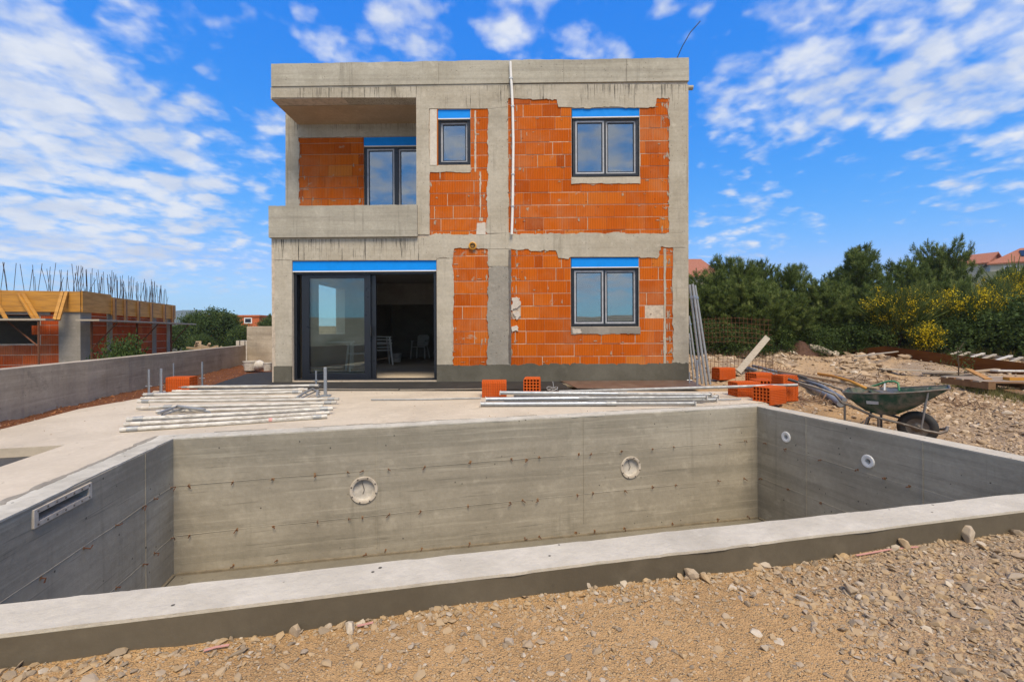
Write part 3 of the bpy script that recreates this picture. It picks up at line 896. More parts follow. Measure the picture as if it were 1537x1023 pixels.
for k in range(7):
    for zz in (z0 + .016, z1 - .015):
        lathe(scr := MB(), onwall(3, s0 + .03 + (s1 - s0 - .06) * k / 6, zz, .013), Vector((n_.x, n_.y, 0)), [(0.006, 0), (0.006, 0.004), (0.0001, 0.004)], 8)
        scr.build('screw', M['barrow_steel'], sko, world=True)
for i, cs in cutters.items():
    boolean_cut(walls[i], cs)
# shutter seams and rusty tie ends
for i in (0, 1, 3):
    L = frame_of(i)[3]
    f_ = lambda a_, b_, c_, i=i: onwall(i, a_, b_, c_)
    for zr in (ZR1, ZR2):
        pts_ = []
        s = 0.02
        while s < L - .02:
            pts_.append(onwall(i, s, zr + random.gauss(0, .003), random.choice((-.002, .0, .001, .0015))))
            s += random.uniform(.12, .4)
        pts_.append(onwall(i, L - .02, zr, 0))
        MB().tube(pts_, .0034, 5).build('shutter_seam', M['pool'], pool, world=True)
    for px in {0: (565, 876), 1: (1385, 1210), 3: (218,)}[i]:
        s = hit(i, px, 700)[0]
        MB().plate(s - .004, s + .004, ZF + .12, -.02, -.002, .006, [], f_).build('shutter_seam', M['pool'], pool, world=True)
    sf = MB()
    qa, qb = onwall(i, .03, 0, .012), onwall(i, L - .03, 0, .012)
    qa.z, qb.z = zf_at(qa) + .008, zf_at(qb) + .008
    sf.bar(qa, qb, .028, .024)
    sf.build('foot_batten', M['strip'], pool, world=True)
def tie(i, s, z, r_):
    b = MB()
    n = frame_of(i)[2]; n3 = Vector((n.x, n.y, 0))
    k = 9
    ring = []
    for q in range(k):
        an = 2 * math.pi * q / k
        rr = r_ * random.uniform(.4, 1.0)
        ring.append((s + rr * math.cos(an), z + rr * math.sin(an) * (1.5 if math.sin(an) < 0 else .9)))
    b.prism(ring, lambda a_, b_, c_: onwall(i, a_, b_, c_), -.003, .0022, mi=1)
    p0 = onwall(i, s, z, -.004)
    q1 = onwall(i, s + random.uniform(-.012, .012), z + random.uniform(-.01, .012), random.uniform(.02, .04))
    q2 = onwall(i, s + random.uniform(-.035, .035), z - random.uniform(0.0, .03), random.uniform(.02, .035))
    b.tube([p0, q1, q2], 0.0045, 5, mi=0)
    b.build('tie_wire', [M['rust'], M['rust_stain']], pool, world=True)
far_px = [285, 352, 413, 474, 525, 547, 581, 634, 704, 765, 787, 808, 865, 889, 935, 978, 1010, 1076, 1118]
for px in far_px:
    for zr in (ZR1, ZR2, 0):
        s_ = hit(0, px + random.uniform(-4, 4), 700)[0]
        if zr or px % 3:
            tie(0, s_, (zr or zf_at(onwall(0, s_, 0)) + .04) + random.gauss(0, .006), random.uniform(.010, .021))
for px in (1150, 1180, 1232, 1288, 1328, 1365):
    tie(1, hit(1, px, 700)[0], ZR1 + random.gauss(0, .006), random.uniform(.012, .018))
for px in (1143, 1184, 1232):
    tie(1, hit(1, px, 700)[0], ZR2 + random.gauss(0, .006), random.uniform(.012, .018))
for px in (256, 231, 214, 173, 125, 60):
    for zr in (ZR1, ZR2):
        tie(3, hit(3, px, 720)[0], zr + random.gauss(0, .006), random.uniform(.010, .018))

# ================================================================== HOUSE
TH = 0.0164
hx = at_y(408, 500, 9.175)
H0 = Vector((hx.x, 9.175, 0.0))
UX, UY = Vector((math.cos(TH), -math.sin(TH), 0)), Vector((math.sin(TH), math.cos(TH), 0))
def fac(px, py, yl=0.0):
    d = ray(px, py)
    C = Vector((0, 0, CAMH))
    t_ = ((H0 - C).dot(UY) + yl) / d.dot(UY)
    P_ = C + d * t_
    return (P_ - H0).dot(UX), P_.z
def R4(x0, y0, x1, y1, yl=0.0):
    xm, ym = (x0 + x1) / 2, (y0 + y1) / 2
    return fac(x0, ym, yl)[0], fac(x1, ym, yl)[0], fac(xm, y1, yl)[1], fac(xm, y0, yl)[1]
house = thing('house', 'two storey house shell of orange clay blocks and grey concrete frame, unplastered', 'house', H0, -TH)
fl = lambda a_, b_, c_: (a_, c_, b_)                # (along, up, into the house)
UW = fac(1033, 320)[0]
DEP = 8.9
YB = 1.14                                           # back wall of the balcony recess
U625 = fac(625, 250)[0]
V_soff = fac(516, 147)[1]
V_mid = fac(516, 352)[1]
V_top = fac(720, 92.5)[1]
V_band = fac(720, 126.7)[1]
door_r = R4(439, 391, 655.5, 571)
win_up, win_dn, win_sm = R4(858, 162, 960, 265.5), R4(857, 386, 959, 490), R4(656.5, 164, 706, 247.5)
holes = [door_r, win_up, win_dn, win_sm, (-.1, U625, V_mid, V_soff)]
wl = MB().plate(0.0, UW, 0.02, V_band, 0.004, 0.28, holes, fl)
wl.build('front_wall', M['mortar'], house)
# shell behind
sh = MB()
sh.box(0.0, 0.25, 0.285, YB, 0.02, V_mid - .02)
sh2 = MB().plate(YB, DEP, 0.02, V_band, -0.28, -0.02, [(2.2, 3.9, 0.95, 2.25)], lambda a_, b_, c_: (c_, a_, b_))
sh2.build('side_wall', M['pale_plaster'], house)
sh.box(UW - .28, UW, 0.285, DEP, 0.02, V_band)
sh.box(U625 + .002, U625 + .2, 0.285, YB - .002, V_mid, V_soff - .01)
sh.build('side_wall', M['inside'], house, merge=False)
rear = MB()
wr = (1.0, 2.0, 0.85, 2.3)
rear.plate(-0.015, UW - .285, 0.02, V_band, DEP - .3, DEP, [], fl)
rear.build('rear_wall', M['inside'], house)
prt = MB().box(4.05, 4.2, 0.285, DEP - .32, 0.025, 2.6)
prt.box(0.26, 4.04, 5.9, 6.02, 1.9, 2.6)
prt.box(2.2, 4.04, 5.9, 6.02, 0.025, 1.9)
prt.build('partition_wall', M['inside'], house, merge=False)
MB().box(0.0, UW, 0.0, DEP, -0.35, 0.02).build('ground_slab', M['terrace'], house)
MB().box(0.0, UW - .28, 0.285, DEP - .3, 2.62, V_mid - .03).build('floor_slab', M['inside'], house)
MB().box(0.0, U625, 0.02, YB, V_mid - .3, V_mid).build('balcony_slab', M['concrete_balcony'], house)
MB().box(0.003, UW - .003, 0.284, DEP - .003, V_soff, V_band - .01).build('roof_slab', M['concrete_band'], house)
MB().box(0.01, U625 - .002, 0.285, YB - .004, V_soff - .012, V_soff - .001).build('soffit', M['soffit'], house)
# parapet in panels
jx = [408, 510, 659, 765, 846, 940, 1033.4]
pp = MB()
for k in range(len(jx) - 1):
    a0, a1 = fac(jx[k], 110)[0], fac(jx[k + 1], 110)[0]
    pp.prism(rag([(a0 + .002, V_band), (a1 - .002, V_band), (a1 - .002, V_top), (a0 + .002, V_top)], .004, .12, straight=(0, 1, 3), seed=k), fl, -.030 - .003 * (k % 2), .16)
pp.box(0.005, .17, .165, DEP, V_band + .001, V_top - .006)
pp.box(UW - .17, UW - .005, .165, DEP, V_band + .001, V_top - .006)
pp.box(.175, UW - .175, DEP - .17, DEP, V_band + .001, V_top - .006)
pp.build('parapet', M['concrete_band'], house, merge=False)
# cast concrete members, each slightly proud of the blocks
kk = [0]
def cast(name, pxpts, straight=(), amp=.012, mat='concrete', yl=0.0, proud=0.012, depth=0.03, label=None, step=.06):
    kk[0] += 1
    pr = proud + 0.0013 * (kk[0] % 5)
    pts = [fac(x, y, yl) for x, y in pxpts]
    o = MB().prism(rag(pts, amp, step, straight, kk[0]), fl, yl - pr, yl + depth).build(name, M[mat], house)
    if label:
        o['label'] = label
    return o
cast('beam', [(408.3, 127), (624.6, 127), (624.6, 147), (408.3, 147)], (0, 1, 2, 3), depth=.28)
cast('beam', [(625, 127), (1003, 127), (1003, 148), (985, 149), (983, 160), (962, 162), (857, 161.5), (838, 161), (836, 150), (763, 148), (761, 160), (731, 163), (707, 163.5), (645, 163.5), (625, 163)], (0, 1, 6, 12, 14), .010)
cast('column', [(625.2, 163.5), (644.5, 163.5), (644.5, 352), (625.2, 352)], (0, 2, 3), .006, depth=.28)
cast('wall_panel', [(645.5, 164.5), (655.8, 164.5), (655.8, 248), (645.5, 248)], (0, 1, 2, 3), mat='white_block', proud=.004)
cast('column', [(732, 163.5), (761, 161), (764, 350), (731, 350)], (0, 2), .012)
cast('column', [(1003, 127.5), (1033, 127.5), (1033, 349.5), (1004, 349.5)], (0, 1, 2), .010)
cast('beam', [(412, 356.5), (640, 356.5), (652, 351), (1033, 350), (1033, 371.5), (1010, 371.5), (991, 371), (988, 386), (961, 387), (960, 385.5), (857, 385.5), (853, 389), (838, 387), (834, 376), (769, 374), (767, 373.5), (731, 373.5), (682, 373), (680, 387.5), (656, 388), (655, 390.5), (439, 390.5), (412, 389.5)], (0, 1, 3, 9, 15, 20, 21, 22), .012)
cast('column', [(412.5, 390), (438.8, 390.8), (438.8, 549), (414, 549)], (1, 2), .006, depth=.28)
cast('column', [(656, 388.5), (680, 388), (681, 547), (656, 547)], (0, 2, 3), .010)
cast('column', [(732, 374), (767, 374), (767, 399.5), (733, 399.5)], (0, 1, 2), .015)
cast('rendered_column', [(733, 404), (742, 399), (760, 400), (766, 400), (766, 547), (732, 547)], (3, 4), .012, mat='render_patch', proud=.022)
cast('column', [(1010, 372), (1033, 372), (1033, 547), (1009.5, 547)], (0, 1, 2), .010)
cast('plinth', [(412, 549.5), (438.8, 549), (438.8, 573), (412, 573)], (1, 2, 3), .006, mat='plinth', proud=.025)
cast('plinth', [(656, 547.5), (1033, 545.5), (1033.4, 571), (656, 573)], (1, 2, 3), .013, mat='plinth', proud=.025)
cast('window_bed', [(644.8, 249), (706.5, 249), (706.5, 258.5), (644.8, 258.5)], (0, 1), .006, mat='concrete')
cast('window_bed', [(857.5, 266.2), (961, 266.2), (961, 276), (857.5, 276.5)], (0, 1), .007, mat='concrete')
cast('window_bed', [(857, 490.6), (961, 490.6), (961, 501), (857, 501.5)], (0, 1), .008, mat='grey_conc')
cast('mortar_strip', [(996, 373), (999.5, 373), (999.5, 545), (996, 545)], (), .005, mat='concrete', proud=.005)
cast('mortar_strip', [(720, 258), (722, 258), (722, 330), (720, 330)], (), .006, mat='mortar', proud=.005)
cast('mortar_strip', [(712.5, 166), (714.5, 166), (714.5, 258), (712.5, 258)], (), .004, mat='mortar', proud=.005)
cast('mortar_strip', [(763.5, 375), (767.2, 375), (767.2, 545), (763.5, 545)], (), .004, mat='barrow_steel', proud=.026)
for poly_ in ([(768, 447), (780, 447), (782, 455), (776, 463), (769, 466)], [(770, 470), (779, 467), (782, 474), (775, 480)], [(768, 490), (776, 488), (778, 496), (769, 500)], [(858, 493), (871, 493), (873, 499), (860, 500)]):
    cast('plaster_patch', poly_, (), .012, mat='white_block', proud=.018, step=.03)
cast('plaster_patch', [(716, 335), (729, 335), (729, 352), (715, 352)], (1, 2, 3), .008, mat='white_block', proud=.018, step=.04)

# clay block panels: every block stands a little in or out
CH = 0.2515
def blocks(name, rects, holes_, yl=0.0, seed=0, mat='brick'):
    r = random.Random(seed)
    mb = MB()
    for (x0, y0, x1, y1) in rects:
        u0, u1, v0, v1 = R4(x0, y0, x1, y1, yl)
        hs = [R4(*h, yl) for h in holes_]
        n0, n1 = int(math.floor(v0 / CH)), int(math.ceil(v1 / CH))
        for k in range(n0, n1):
            b0, b1 = max(k * CH, v0), min(k * CH + CH - r.uniform(.009, .015), v1)
            if b1 - b0 < .02:
                continue
            u = u0 - r.uniform(0, .38)
            while u < u1:
                wdt = .375 if r.random() < .75 else r.uniform(.12, .3)
                a0, a1 = max(u, u0), min(u + wdt - r.choice((.003, .004, .004, .012)), u1)
                u += wdt
                if a1 - a0 < .02:
                    continue
                segs = [(a0, a1, b0, b1)]
                for h in hs:
                    nxt = []
                    for (p0, p1, q0, q1) in segs:
                        if p1 <= h[0] or p0 >= h[1] or q1 <= h[2] or q0 >= h[3]:
                            nxt.append((p0, p1, q0, q1)); continue
                        if p0 < h[0]: nxt.append((p0, h[0], q0, q1))
                        if p1 > h[1]: nxt.append((h[1], p1, q0, q1))
                        m0, m1 = max(p0, h[0]), min(p1, h[1])
                        if q0 < h[2]: nxt.append((m0, m1, q0, h[2]))
                        if q1 > h[3]: nxt.append((m0, m1, h[3], q1))
                    segs = nxt
                f = r.gauss(0, .0022)
                rv = min(1, max(0, r.gauss(.5, .22)))
                for (p0, p1, q0, q1) in segs:
                    if p1 - p0 > .012 and q1 - q0 > .012:
                        mb.box(p0, p1, yl + f - .001, yl + .04, q0, q1, rnd=rv)
    for (x0, y0, x1, y1) in rects:
        u0, u1, v0, v1 = R4(x0, y0, x1, y1, yl)
        hs = [R4(*h, yl) for h in holes_]
        for q in range(int((u1 - u0) * (v1 - v0) * 11)):
            cu, cv = r.uniform(u0 + .08, u1 - .08), v0 + .02 + CH * round((r.uniform(v0, v1) - v0) / CH) + r.gauss(0, .02)
            edge = r.random() < .55
            if edge:
                cu = r.choice((u0 + .1, u1 - .1)) + r.gauss(0, .06)
            cv = min(max(cv, v0 + .08), v1 - .08)
            if any(h[0] - .12 < cu < h[1] + .12 and h[2] - .1 < cv < h[3] + .1 for h in hs):
                continue
            ww, hh = r.choice((.012, .02, .03, .055)), r.choice((.006, .010, .016, .045))
            if ww > .04: hh = min(hh, .014)
            if edge and r.random() < .6: ww, hh = r.uniform(.012, .03), r.uniform(.03, .11)
            n_ = 13
            pts_ = [(cu + ww * math.cos(6.283 * k / n_) * r.uniform(.25, 1.2), cv + hh * math.sin(6.283 * k / n_) * r.uniform(.25, 1.2)) for k in range(n_)]
            mb.prism(pts_, fl, yl - .0075, yl + .01, rnd=.5, mi=1)
    return mb.build(name, [M[mat], M['smear']], house, merge=False)
M['smear'] = plain('mortar_smear', (.40, .31, .235), .95, 0, .7, 25, .5, dark=(.24, .18, .13))
blocks('brick_panel', [(645, 256, 733, 352)], [(719.0, 326, 725, 332)], seed=1)
blocks('brick_panel', [(706.3, 162, 733, 257)], [], seed=2)
blocks('brick_panel', [(763, 146, 1006, 351)], [(857.6, 160, 960.6, 268)], seed=3)
blocks('brick_panel', [(679, 371, 734, 549)], [], seed=4)
blocks('brick_panel', [(766, 371, 1012, 549)], [(856.6, 384, 959.6, 493)], seed=5)
# balcony recess
bk = MB()
bu0, bu1, bv0, bv1 = R4(429, 168, 660, 352, YB)
bk.plate(bu0, U625 + .9, V_mid - .25, V_soff + .28, YB + .012, YB + .27, [R4(546, 206, 668, 352, YB)], fl)
bk.build('recess_wall', M['mortar'], house)
blocks('brick_panel', [(446, 207, 546, 352)], [], yl=YB, seed=6)
cast('column', [(429, 166), (447, 166), (448, 207), (450, 230), (449, 354), (429, 354)], (0, 4, 5), .012, yl=YB, depth=.012)
cast('beam', [(447.3, 184), (700, 184), (700, 205), (545, 205), (500, 207), (448, 207)], (0, 1, 2, 5), .01, yl=YB, depth=.012)
bx = MB()
q0, q1, r0, r1 = R4(403, 308, 626, 355.5, -.08)
bx.prism(rag([(q0, r0), (q1, r0), (q1, r1), (q0, r1)], .003, .1, (0, 1, 3), 5), fl, -.08, .06)
bx.box(q0 + .002, q0 + .13, .062, YB - .01, r0 + .003, r1 - .004)
bx.build('balcony_parapet', M['concrete_balcony'], house, merge=False)

# windows
def window(x0, y0, x1, y1, blue, yl=0.05, sashes=((0, 1),), setback=.035, fw_=.055, wide=False, open_right=False):
    u0, u1, v0, v1 = R4(x0, y0, x1, y1, yl)
    n = len(sashes)
    gap = .035
    iu0, iu1, iv0, iv1 = u0 + fw_, u1 - fw_, v0 + fw_, v1 - fw_
    hol = []
    for (a_, b_) in sashes:
        hol.append((iu0 + (iu1 - iu0) * a_ + (gap / 2 if a_ > 0 else 0), iu0 + (iu1 - iu0) * b_ - (gap / 2 if b_ < 1 else 0), iv0, iv1))
    fr = MB().plate(u0, u1, v0, v1, yl, yl + .09, hol, fl).build('window', M['frame'], house, bevel=.003)
    film, dark, pane = MB(), MB(), MB()
    for k, h in enumerate(hol):
        sb = yl + setback * (0.35 if k == 0 and n > 1 else 1)
        e = .0
        film.plate(h[0] + e, h[1] - e, h[2] + e, h[3] - e, sb, sb + .02, [(h[0] + .032, h[1] - .032, h[2] + .032, h[3] - .032)], fl)
        dark.plate(h[0] + .033, h[1] - .033, h[2] + .033, h[3] - .033, sb + .008, sb + .04, [(h[0] + .05, h[1] - .05, h[2] + .05, h[3] - (.05 if not wide else .09))], fl)
        pane.plate(h[0] + .049, h[1] - .049, h[2] + .049, h[3] - (.049 if not wide else .089), sb + .024, sb + .028, [], fl)
    film.build('protective_film', M['film'], fr, merge=False, bevel=.002)
    dark.build('sash', M['frame'], fr, merge=False)
    pane.build('pane', M['glass'], fr, merge=False)
    b0, b1, c0, c1 = R4(blue[0], blue[1], blue[2], blue[3], yl - .02)
    rb = MB().box(b0, b1, yl - .035, yl + .14, c0 + .018, c1)
    rbo = rb.build('roller_box', M['blue'], fr, bevel=.003)
    MB().box(b0, b1, yl - .04, yl + .13, c0, c0 + .0175).build('edge_profile', M['white_pl'], fr, bevel=.002)
    return fr
window(859.5, 176.5, 959, 264.5, (858.6, 162.5, 959.6, 177), sashes=((0, .49), (.49, 1)))
window(858, 401.5, 958.5, 489.5, (857.6, 387, 958.8, 402), sashes=((0, .49), (.49, 1)))
window(657.5, 178.5, 705.5, 247, (657.3, 165, 705.6, 179.5), sashes=((0, 1),), setback=.05)
window(547.5, 219.5, 655, 352, (546.5, 206, 655, 220), yl=YB + .04, sashes=((0, .42), (.46, 1)), setback=.03)
cast('window_jamb', [(655.9, 164), (657.2, 164), (657.2, 249), (655.9, 249)], (0, 1, 2, 3), mat='brick', proud=.002, depth=.06)
# dark wall behind every upper window keeps the rooms closed
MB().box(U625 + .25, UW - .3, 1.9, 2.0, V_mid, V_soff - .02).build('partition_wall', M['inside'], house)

# sliding door: dark frame, one glazed leaf, the other half slid open
yl = .06
u0, u1, v0, v1 = R4(440, 407, 655, 571.5, yl)
fr = MB()
m0, m1 = fac(546, 490, yl)[0], fac(562.5, 490, yl)[0]
fr.plate(u0, u1, v0, v1, yl, yl + .16, [(u0 + .075, u1 - .05, v0 + .045, v1 - .06)], fl)
door = fr.build('sliding_door', M['frame'], house, bevel=.004)
lf = MB()
p0, p1, p2, p3 = R4(463, 417, 546, 560.5, yl)
l0 = fac(452, 490, yl)[0]
lf.plate(l0, m0 + .13, v0 + .047, v1 - .062, yl + .03, yl + .075, [(p0, p1, p2, p3)], fl)
lfo = lf.build('door_leaf', M['frame'], door, bevel=.003)
MB().plate(p0 - .01, p1 + .01, p2 - .01, p3 + .01, yl + .05, yl + .056, [], fl).build('pane', M['glass_door'], door)
lf2 = MB()
lf2.plate(l0 + .03, m1, v0 + .047, v1 - .062, yl + .085, yl + .13, [(p0 - .01, m0 + .03, p2, p3)], fl)
lf2.build('door_leaf', M['frame'], door, bevel=.003)
MB().plate(p0 - .012, m0 + .04, p2 - .01, p3 + .01, yl + .104, yl + .110, [], fl).build('pane', M['glass_door'], door)
hd = MB()
hu = (m0 + .11 + m1) / 2 - .02
hd.box(hu - .012, hu + .012, yl - .03, yl + .029, 0.92, 1.12)
hd.build('handle', M['black'], door, bevel=.005)
b0, b1, c0, c1 = R4(439.5, 391.5, 655.2, 408, yl - .02)
MB().box(b0, b1, yl - .045, yl + .2, c0 + .022, c1 - .004).build('roller_box', M['blue'], house, bevel=.003)
MB().box(b0, b1, yl - .05, yl + .19, c0 + .001, c0 + .0215).build('edge_profile', M['white_pl'], house, bevel=.002)
MB().plate(u0 - .01, u1 + .01, -0.02, v0 - .003, .02, .25, [], fl).build('threshold', M['membrane'], house)

# pipes and small fittings on the front
pts = [(766, 93), (767, 118), (768, 131), (769.5, 160), (770.5, 215), (770, 262), (769.5, 310), (768.2, 352)]
P3 = [(lambda q: Vector((q[0], -.075, q[1])))(fac(x, y, -.075)) for x, y in pts]
dp = MB().tube(P3, .026, 12).build('drainpipe', M['white_pl'], house, smooth=True)
cl = MB()
for k in (1, 3, 5, 6):
    cl.box(P3[k].x - .034, P3[k].x + .034, -.104, -.012, P3[k].z - .012, P3[k].z + .012)
cl.build('pipe_clip', M['galv'], dp, merge=False)
q = fac(709.5, 369, -.02)
jb = MB()
lathe(jb, (q[0], -.025, q[1]), (0, -1, 0), [(.075, -.01), (.08, .02), (.06, .028), (.052, .004), (.0001, .004)], 20)
jbo = jb.build('junction_box', M['yellow_pl'], house, smooth=True)
cb_ = MB()
for k in range(4):
    an = k * .8
    cb_.tube([Vector((q[0] + .04 * math.cos(an + s * 1.1), -.035 - .012 * math.sin(s * 2 + k), q[1] + .03 * math.sin(an + s * 1.1))) for s in np.linspace(0, 5, 14)], .007, 6)
cb_.build('cable', M['black'], jbo, merge=False)
q = fac(722, 329, 0.0)
q = fac(1033, 132, .3)
sp = MB()
lathe(sp, (UW - .02, .30, q[1]), (1, 0, 0), [(.045, 0.0), (.048, .235), (.036, .235), (.034, .02)], 16)
sp.build('drain_spout', M['concrete'], house, smooth=True)
p0, p1, p2, p3 = fac(1015, 90, .1), fac(1024, 70, .1), fac(1036, 49, .1), fac(1051, 32, .1)
MB().tube([(p0[0], .1, p0[1]), (p1[0], .1, p1[1]), (p2[0], .1, p2[1]), (p3[0], .1, p3[1])], .010, 6).build('cable_end', M['black'], house)

bv, bf = [], []  # rise out of view, added to cover the horizon reflected in the panes
for i in range(41):
    x = -120 + 6 * i
    for j, (yo, zf) in enumerate(((-26, -.2), (-34, .45), (-46, .8), (-70, 1.0))):
        bv.append((x, yo - 3 * math.sin(x * .07), 3.4 * zf * (1 + .25 * math.sin(x * .11) + .12 * math.sin(x * .37)) - .2))
for i in range(40):
    for j in range(3):
        bf.append((i * 4 + j, i * 4 + j + 1, (i + 1) * 4 + j + 1, (i + 1) * 4 + j))
M['unseen_scrub'] = plain('unseen_pale_scrub', (.40, .38, .31), 1.0, 0, .9, .35, 0.0, dark=(.20, .20, .14), spec=0.0)  # colour kept pale to lighten the reflections in the glass
bk_h = np_mesh('unseen_rise', bv, bf, M['unseen_scrub'], smooth=True)
bk_h['kind'] = 'structure'

# ================================================================== GROUND COVER IN FRONT AND ON THE RIGHT
terr_ring = [tuple(p) for p in poly]
def free(x, y):
    m = ~in_poly(x, y, [tuple(p) for p in OUT]) & ~in_poly(x, y, terr_ring)
    return m & ~((x > -5.2) & (x < 3.55) & (y > 9.0) & (y < 18.2))
def stones(name, n, xr, yr, rr, power, weight, mat, sink=0.25, zfun=ground_z):
    x = rng.uniform(*xr, n * 3); y = rng.uniform(*yr, n * 3)
    keep = free(x, y) & (rng.random(n * 3) < weight(x, y))
    x, y = x[keep][:n], y[keep][:n]
    k = len(x)
    r = rr[0] * (rr[1] / rr[0]) ** (rng.random(k) ** power)
    z = zfun(x, y) + r * rng.uniform(-sink, .35, k)
    d = rng.normal(size=(k, 3)) * np.array([.35, .35, 0]) + np.array([0, 0, 1])
    rot = rot_frames(d, rng.uniform(0, 6.28, k))
    scl = r[:, None] * rng.uniform(.75, 1.25, (k, 3))
    return scatter_arrays(ROCKS, np.stack([x, y, z], 1), rot, scl, np.clip(rng.normal(.5, .25, k), 0, 1))
def join(parts):
    Vs, Fs, Rs, off = [], [], [], 0
    for v, f, r in parts:
        Vs.append(v); Fs.append(f + off); Rs.append(r); off += len(v)
    return np.concatenate(Vs), np.concatenate(Fs), np.concatenate(Rs)
def patchy(x, y):
    return np.clip(.45 + .55 * wobble(x * 1.3, y * 1.3, 1.4), .12, 1)
def near_w(x, y):
    """stone heap on the right, a band along the wall foot, sand in between"""
    p_, q_ = OUT[3], OUT[2]
    d_ = (q_ - p_).normalized()
    dist = np.abs((x - p_.x) * d_.y - (y - p_.y) * d_.x)
    edge = np.exp(-(dist / .13) ** 2) * .75
    heap = sstep(x + .25 * wobble(x * 2, y * 2) + .35 * (y - 1.9), .75, 1.35)
    return np.clip(np.maximum(edge, heap) * (.45 + .55 * patchy(x * 2.2, y * 2.2)) + .20 * patchy(x, y), 0, 1)
_all = lambda x, y: np.ones_like(x)
g = join([stones('', 20000, (-2.6, 4.6), (1.1, 3.3), (.0022, .007), 1.2, lambda x, y: .4 + .6 * patchy(x, y), None),
          stones('', 24000, (-2.6, 4.6), (1.1, 3.4), (.005, .013), 1.3, near_w, None),
          stones('', 10000, (-2.6, 5.0), (1.1, 3.6), (.010, .024), 1.5, lambda x, y: near_w(x, y) ** 1.1 * .92 + .08, None),
          stones('', 1100, (-2.6, 5.0), (1.1, 3.6), (.018, .034), 1.3, lambda x, y: near_w(x, y) ** 2 * .95 + .03, None),
          stones('', 1600, (-8, 9), (-3, 1.2), (.008, .03), 1.6, _all, None)])
gr = np_mesh('gravel', g[0], g[1], M['gravel'], g[2])
gr['kind'] = 'stuff'
def rub_w(x, y):
    return (.25 + .75 * sstep(x + .6 * wobble(x, y, .8), 4.2, 5.3)) * (1 - .75 * sstep(y, 5.8, 7.0))
g = join([stones('', 15000, (3.7, 9.5), (2.6, 7.2), (.009, .024), 1.3, rub_w, None),
          stones('', 6500, (3.8, 10), (2.8, 7.5), (.018, .05), 1.4, rub_w, None),
          stones('', 9000, (3.7, 15), (6.2, 17.5), (.014, .05), 1.5, lambda x, y: .3 + .7 * patchy(x * .5, y * .5), None),
          stones('', 2200, (3.7, 9.0), (9.5, 14.5), (.035, .12), 1.6, lambda x, y: sstep(wobble(x * .7, y * .7), -.1, .5), None),
          stones('', 1100, (4.5, 12.5), (13.0, 16.8), (.05, .20), 1.7, lambda x, y: sstep(wobble(x * .5, y * .8), -.2, .5), None)])
rb_ = np_mesh('rubble', g[0], g[1], M['rubble'], g[2])
rb_['kind'] = 'stuff'
# crumbs of red soil and pale chips beside the boundary wall
n = 1500
tt = rng.uniform(-0.1, 1.0, n); wv = rng.uniform(0.0, 1.0, n)
wd = (W1 - W0)
nx0 = Vector((wd.y, -wd.x)).normalized()
x = W0.x + wd.x * tt + nx0.x * wv * (0.35 + 1.9 * np.clip(tt, 0, 1)); y = W0.y + wd.y * tt + nx0.y * wv * (0.35 + 1.9 * np.clip(tt, 0, 1))
ok = free(x, y); x, y = x[ok], y[ok]; n = len(x)
r = .006 * 5 ** (rng.random(n) ** 2)
v, f, rr = scatter_arrays(ROCKS, np.stack([x, y, ground_z(x, y)], 1), rot_frames(rng.normal(size=(n, 3)) * .4 + [0, 0, 1], rng.uniform(0, 6, n)), r[:, None] * np.ones((n, 3)), rng.random(n))
M['wood_debris'] = plain('twig_debris', (.17, .095, .05), .9, 0, .8, 6, .2, dark=(.33, .24, .15))
M['redsoil'] = stone_mat('red_soil_crumb', [(0, (.14, .05, .02)), (.7, (.26, .10, .04)), (.9, (.3, .15, .08)), (1, (.5, .42, .34))])
rs = np_mesh('soil_crumbs', v, f, M['redsoil'], rr)
rs['kind'] = 'stuff'

def gnd_pts(pp, dz_):
    out = []
    ys = np.arange(1.2, 16.5, .01)
    for (x_, y_) in pp:
        d = ray(x_, y_)
        below = CAMH + d.z * ys <= ground_z(d.x * ys, ys) + dz_
        Y = ys[np.argmax(below)] if below.any() else 15.0
        out.append(Vector((d.x * Y, Y, gz(d.x * Y, Y) + dz_)))
    return out
# single stones that stand out in front
def boulder(px, py, size_px, label, tilt=(0, 0), rnd=.8, tpl=0, squash=(1, 1, 1), mat='gravel', group='larger stones lying in the gravel'):
    q = gnd_pts([(px, py)], 0.0)[0]; z = q.z
    s = size_px / 2 * q.y / F
    tv, tf = ROCKS[tpl]
    rot = Matrix.Rotation(random.uniform(0, 6.28), 3, 'Z')
    rot = Matrix.Rotation(tilt[0], 3, 'X') @ Matrix.Rotation(tilt[1], 3, 'Y') @ rot
    vv = [rot @ Vector((p[0] * s * squash[0], p[1] * s * squash[1], p[2] * s * squash[2])) for p in tv]
    lo = min(p.z for p in vv)
    o = np_mesh('stone', [(p.x, p.y, p.z - lo - s * .12) for p in vv], tf, M[mat], np.full(len(tf), rnd))
    o.location = (q.x, q.y, z)
    b = o.modifiers.new('bevel', 'BEVEL'); b.width = s * .08; b.segments = 2
    return tagit(o, label, 'stone', group)
boulder(887, 880, 30, 'pale upright stone leaning on the pool wall below the right light niche', (1.2, .3), .92, 1)
boulder(526, 948, 26, 'whitish angular stone in the gravel beside the pink tape at the wall foot', (.5, .2), .95, 3)
boulder(487, 936, 26, 'flat grey stone touching the pool wall left of the whitish angular stone', (.1, .2), .7, 5)
boulder(178, 984, 30, 'flat grey slab of stone at the wall foot, leftmost big one in the gravel', (.1, 0), .25, 8)
boulder(1038, 868, 24, 'rounded beige stone at the wall foot right of the pale upright stone', (.4, .3), .75, 6)
boulder(1147, 850, 26, 'pale wedge of stone against the wall foot below the near coping, beside an ochre pebble', (.8, .3), .9, 2)
boulder(1132, 852, 17, 'small ochre pebble beside the pale wedge of stone', (.3, .3), .52, 6)
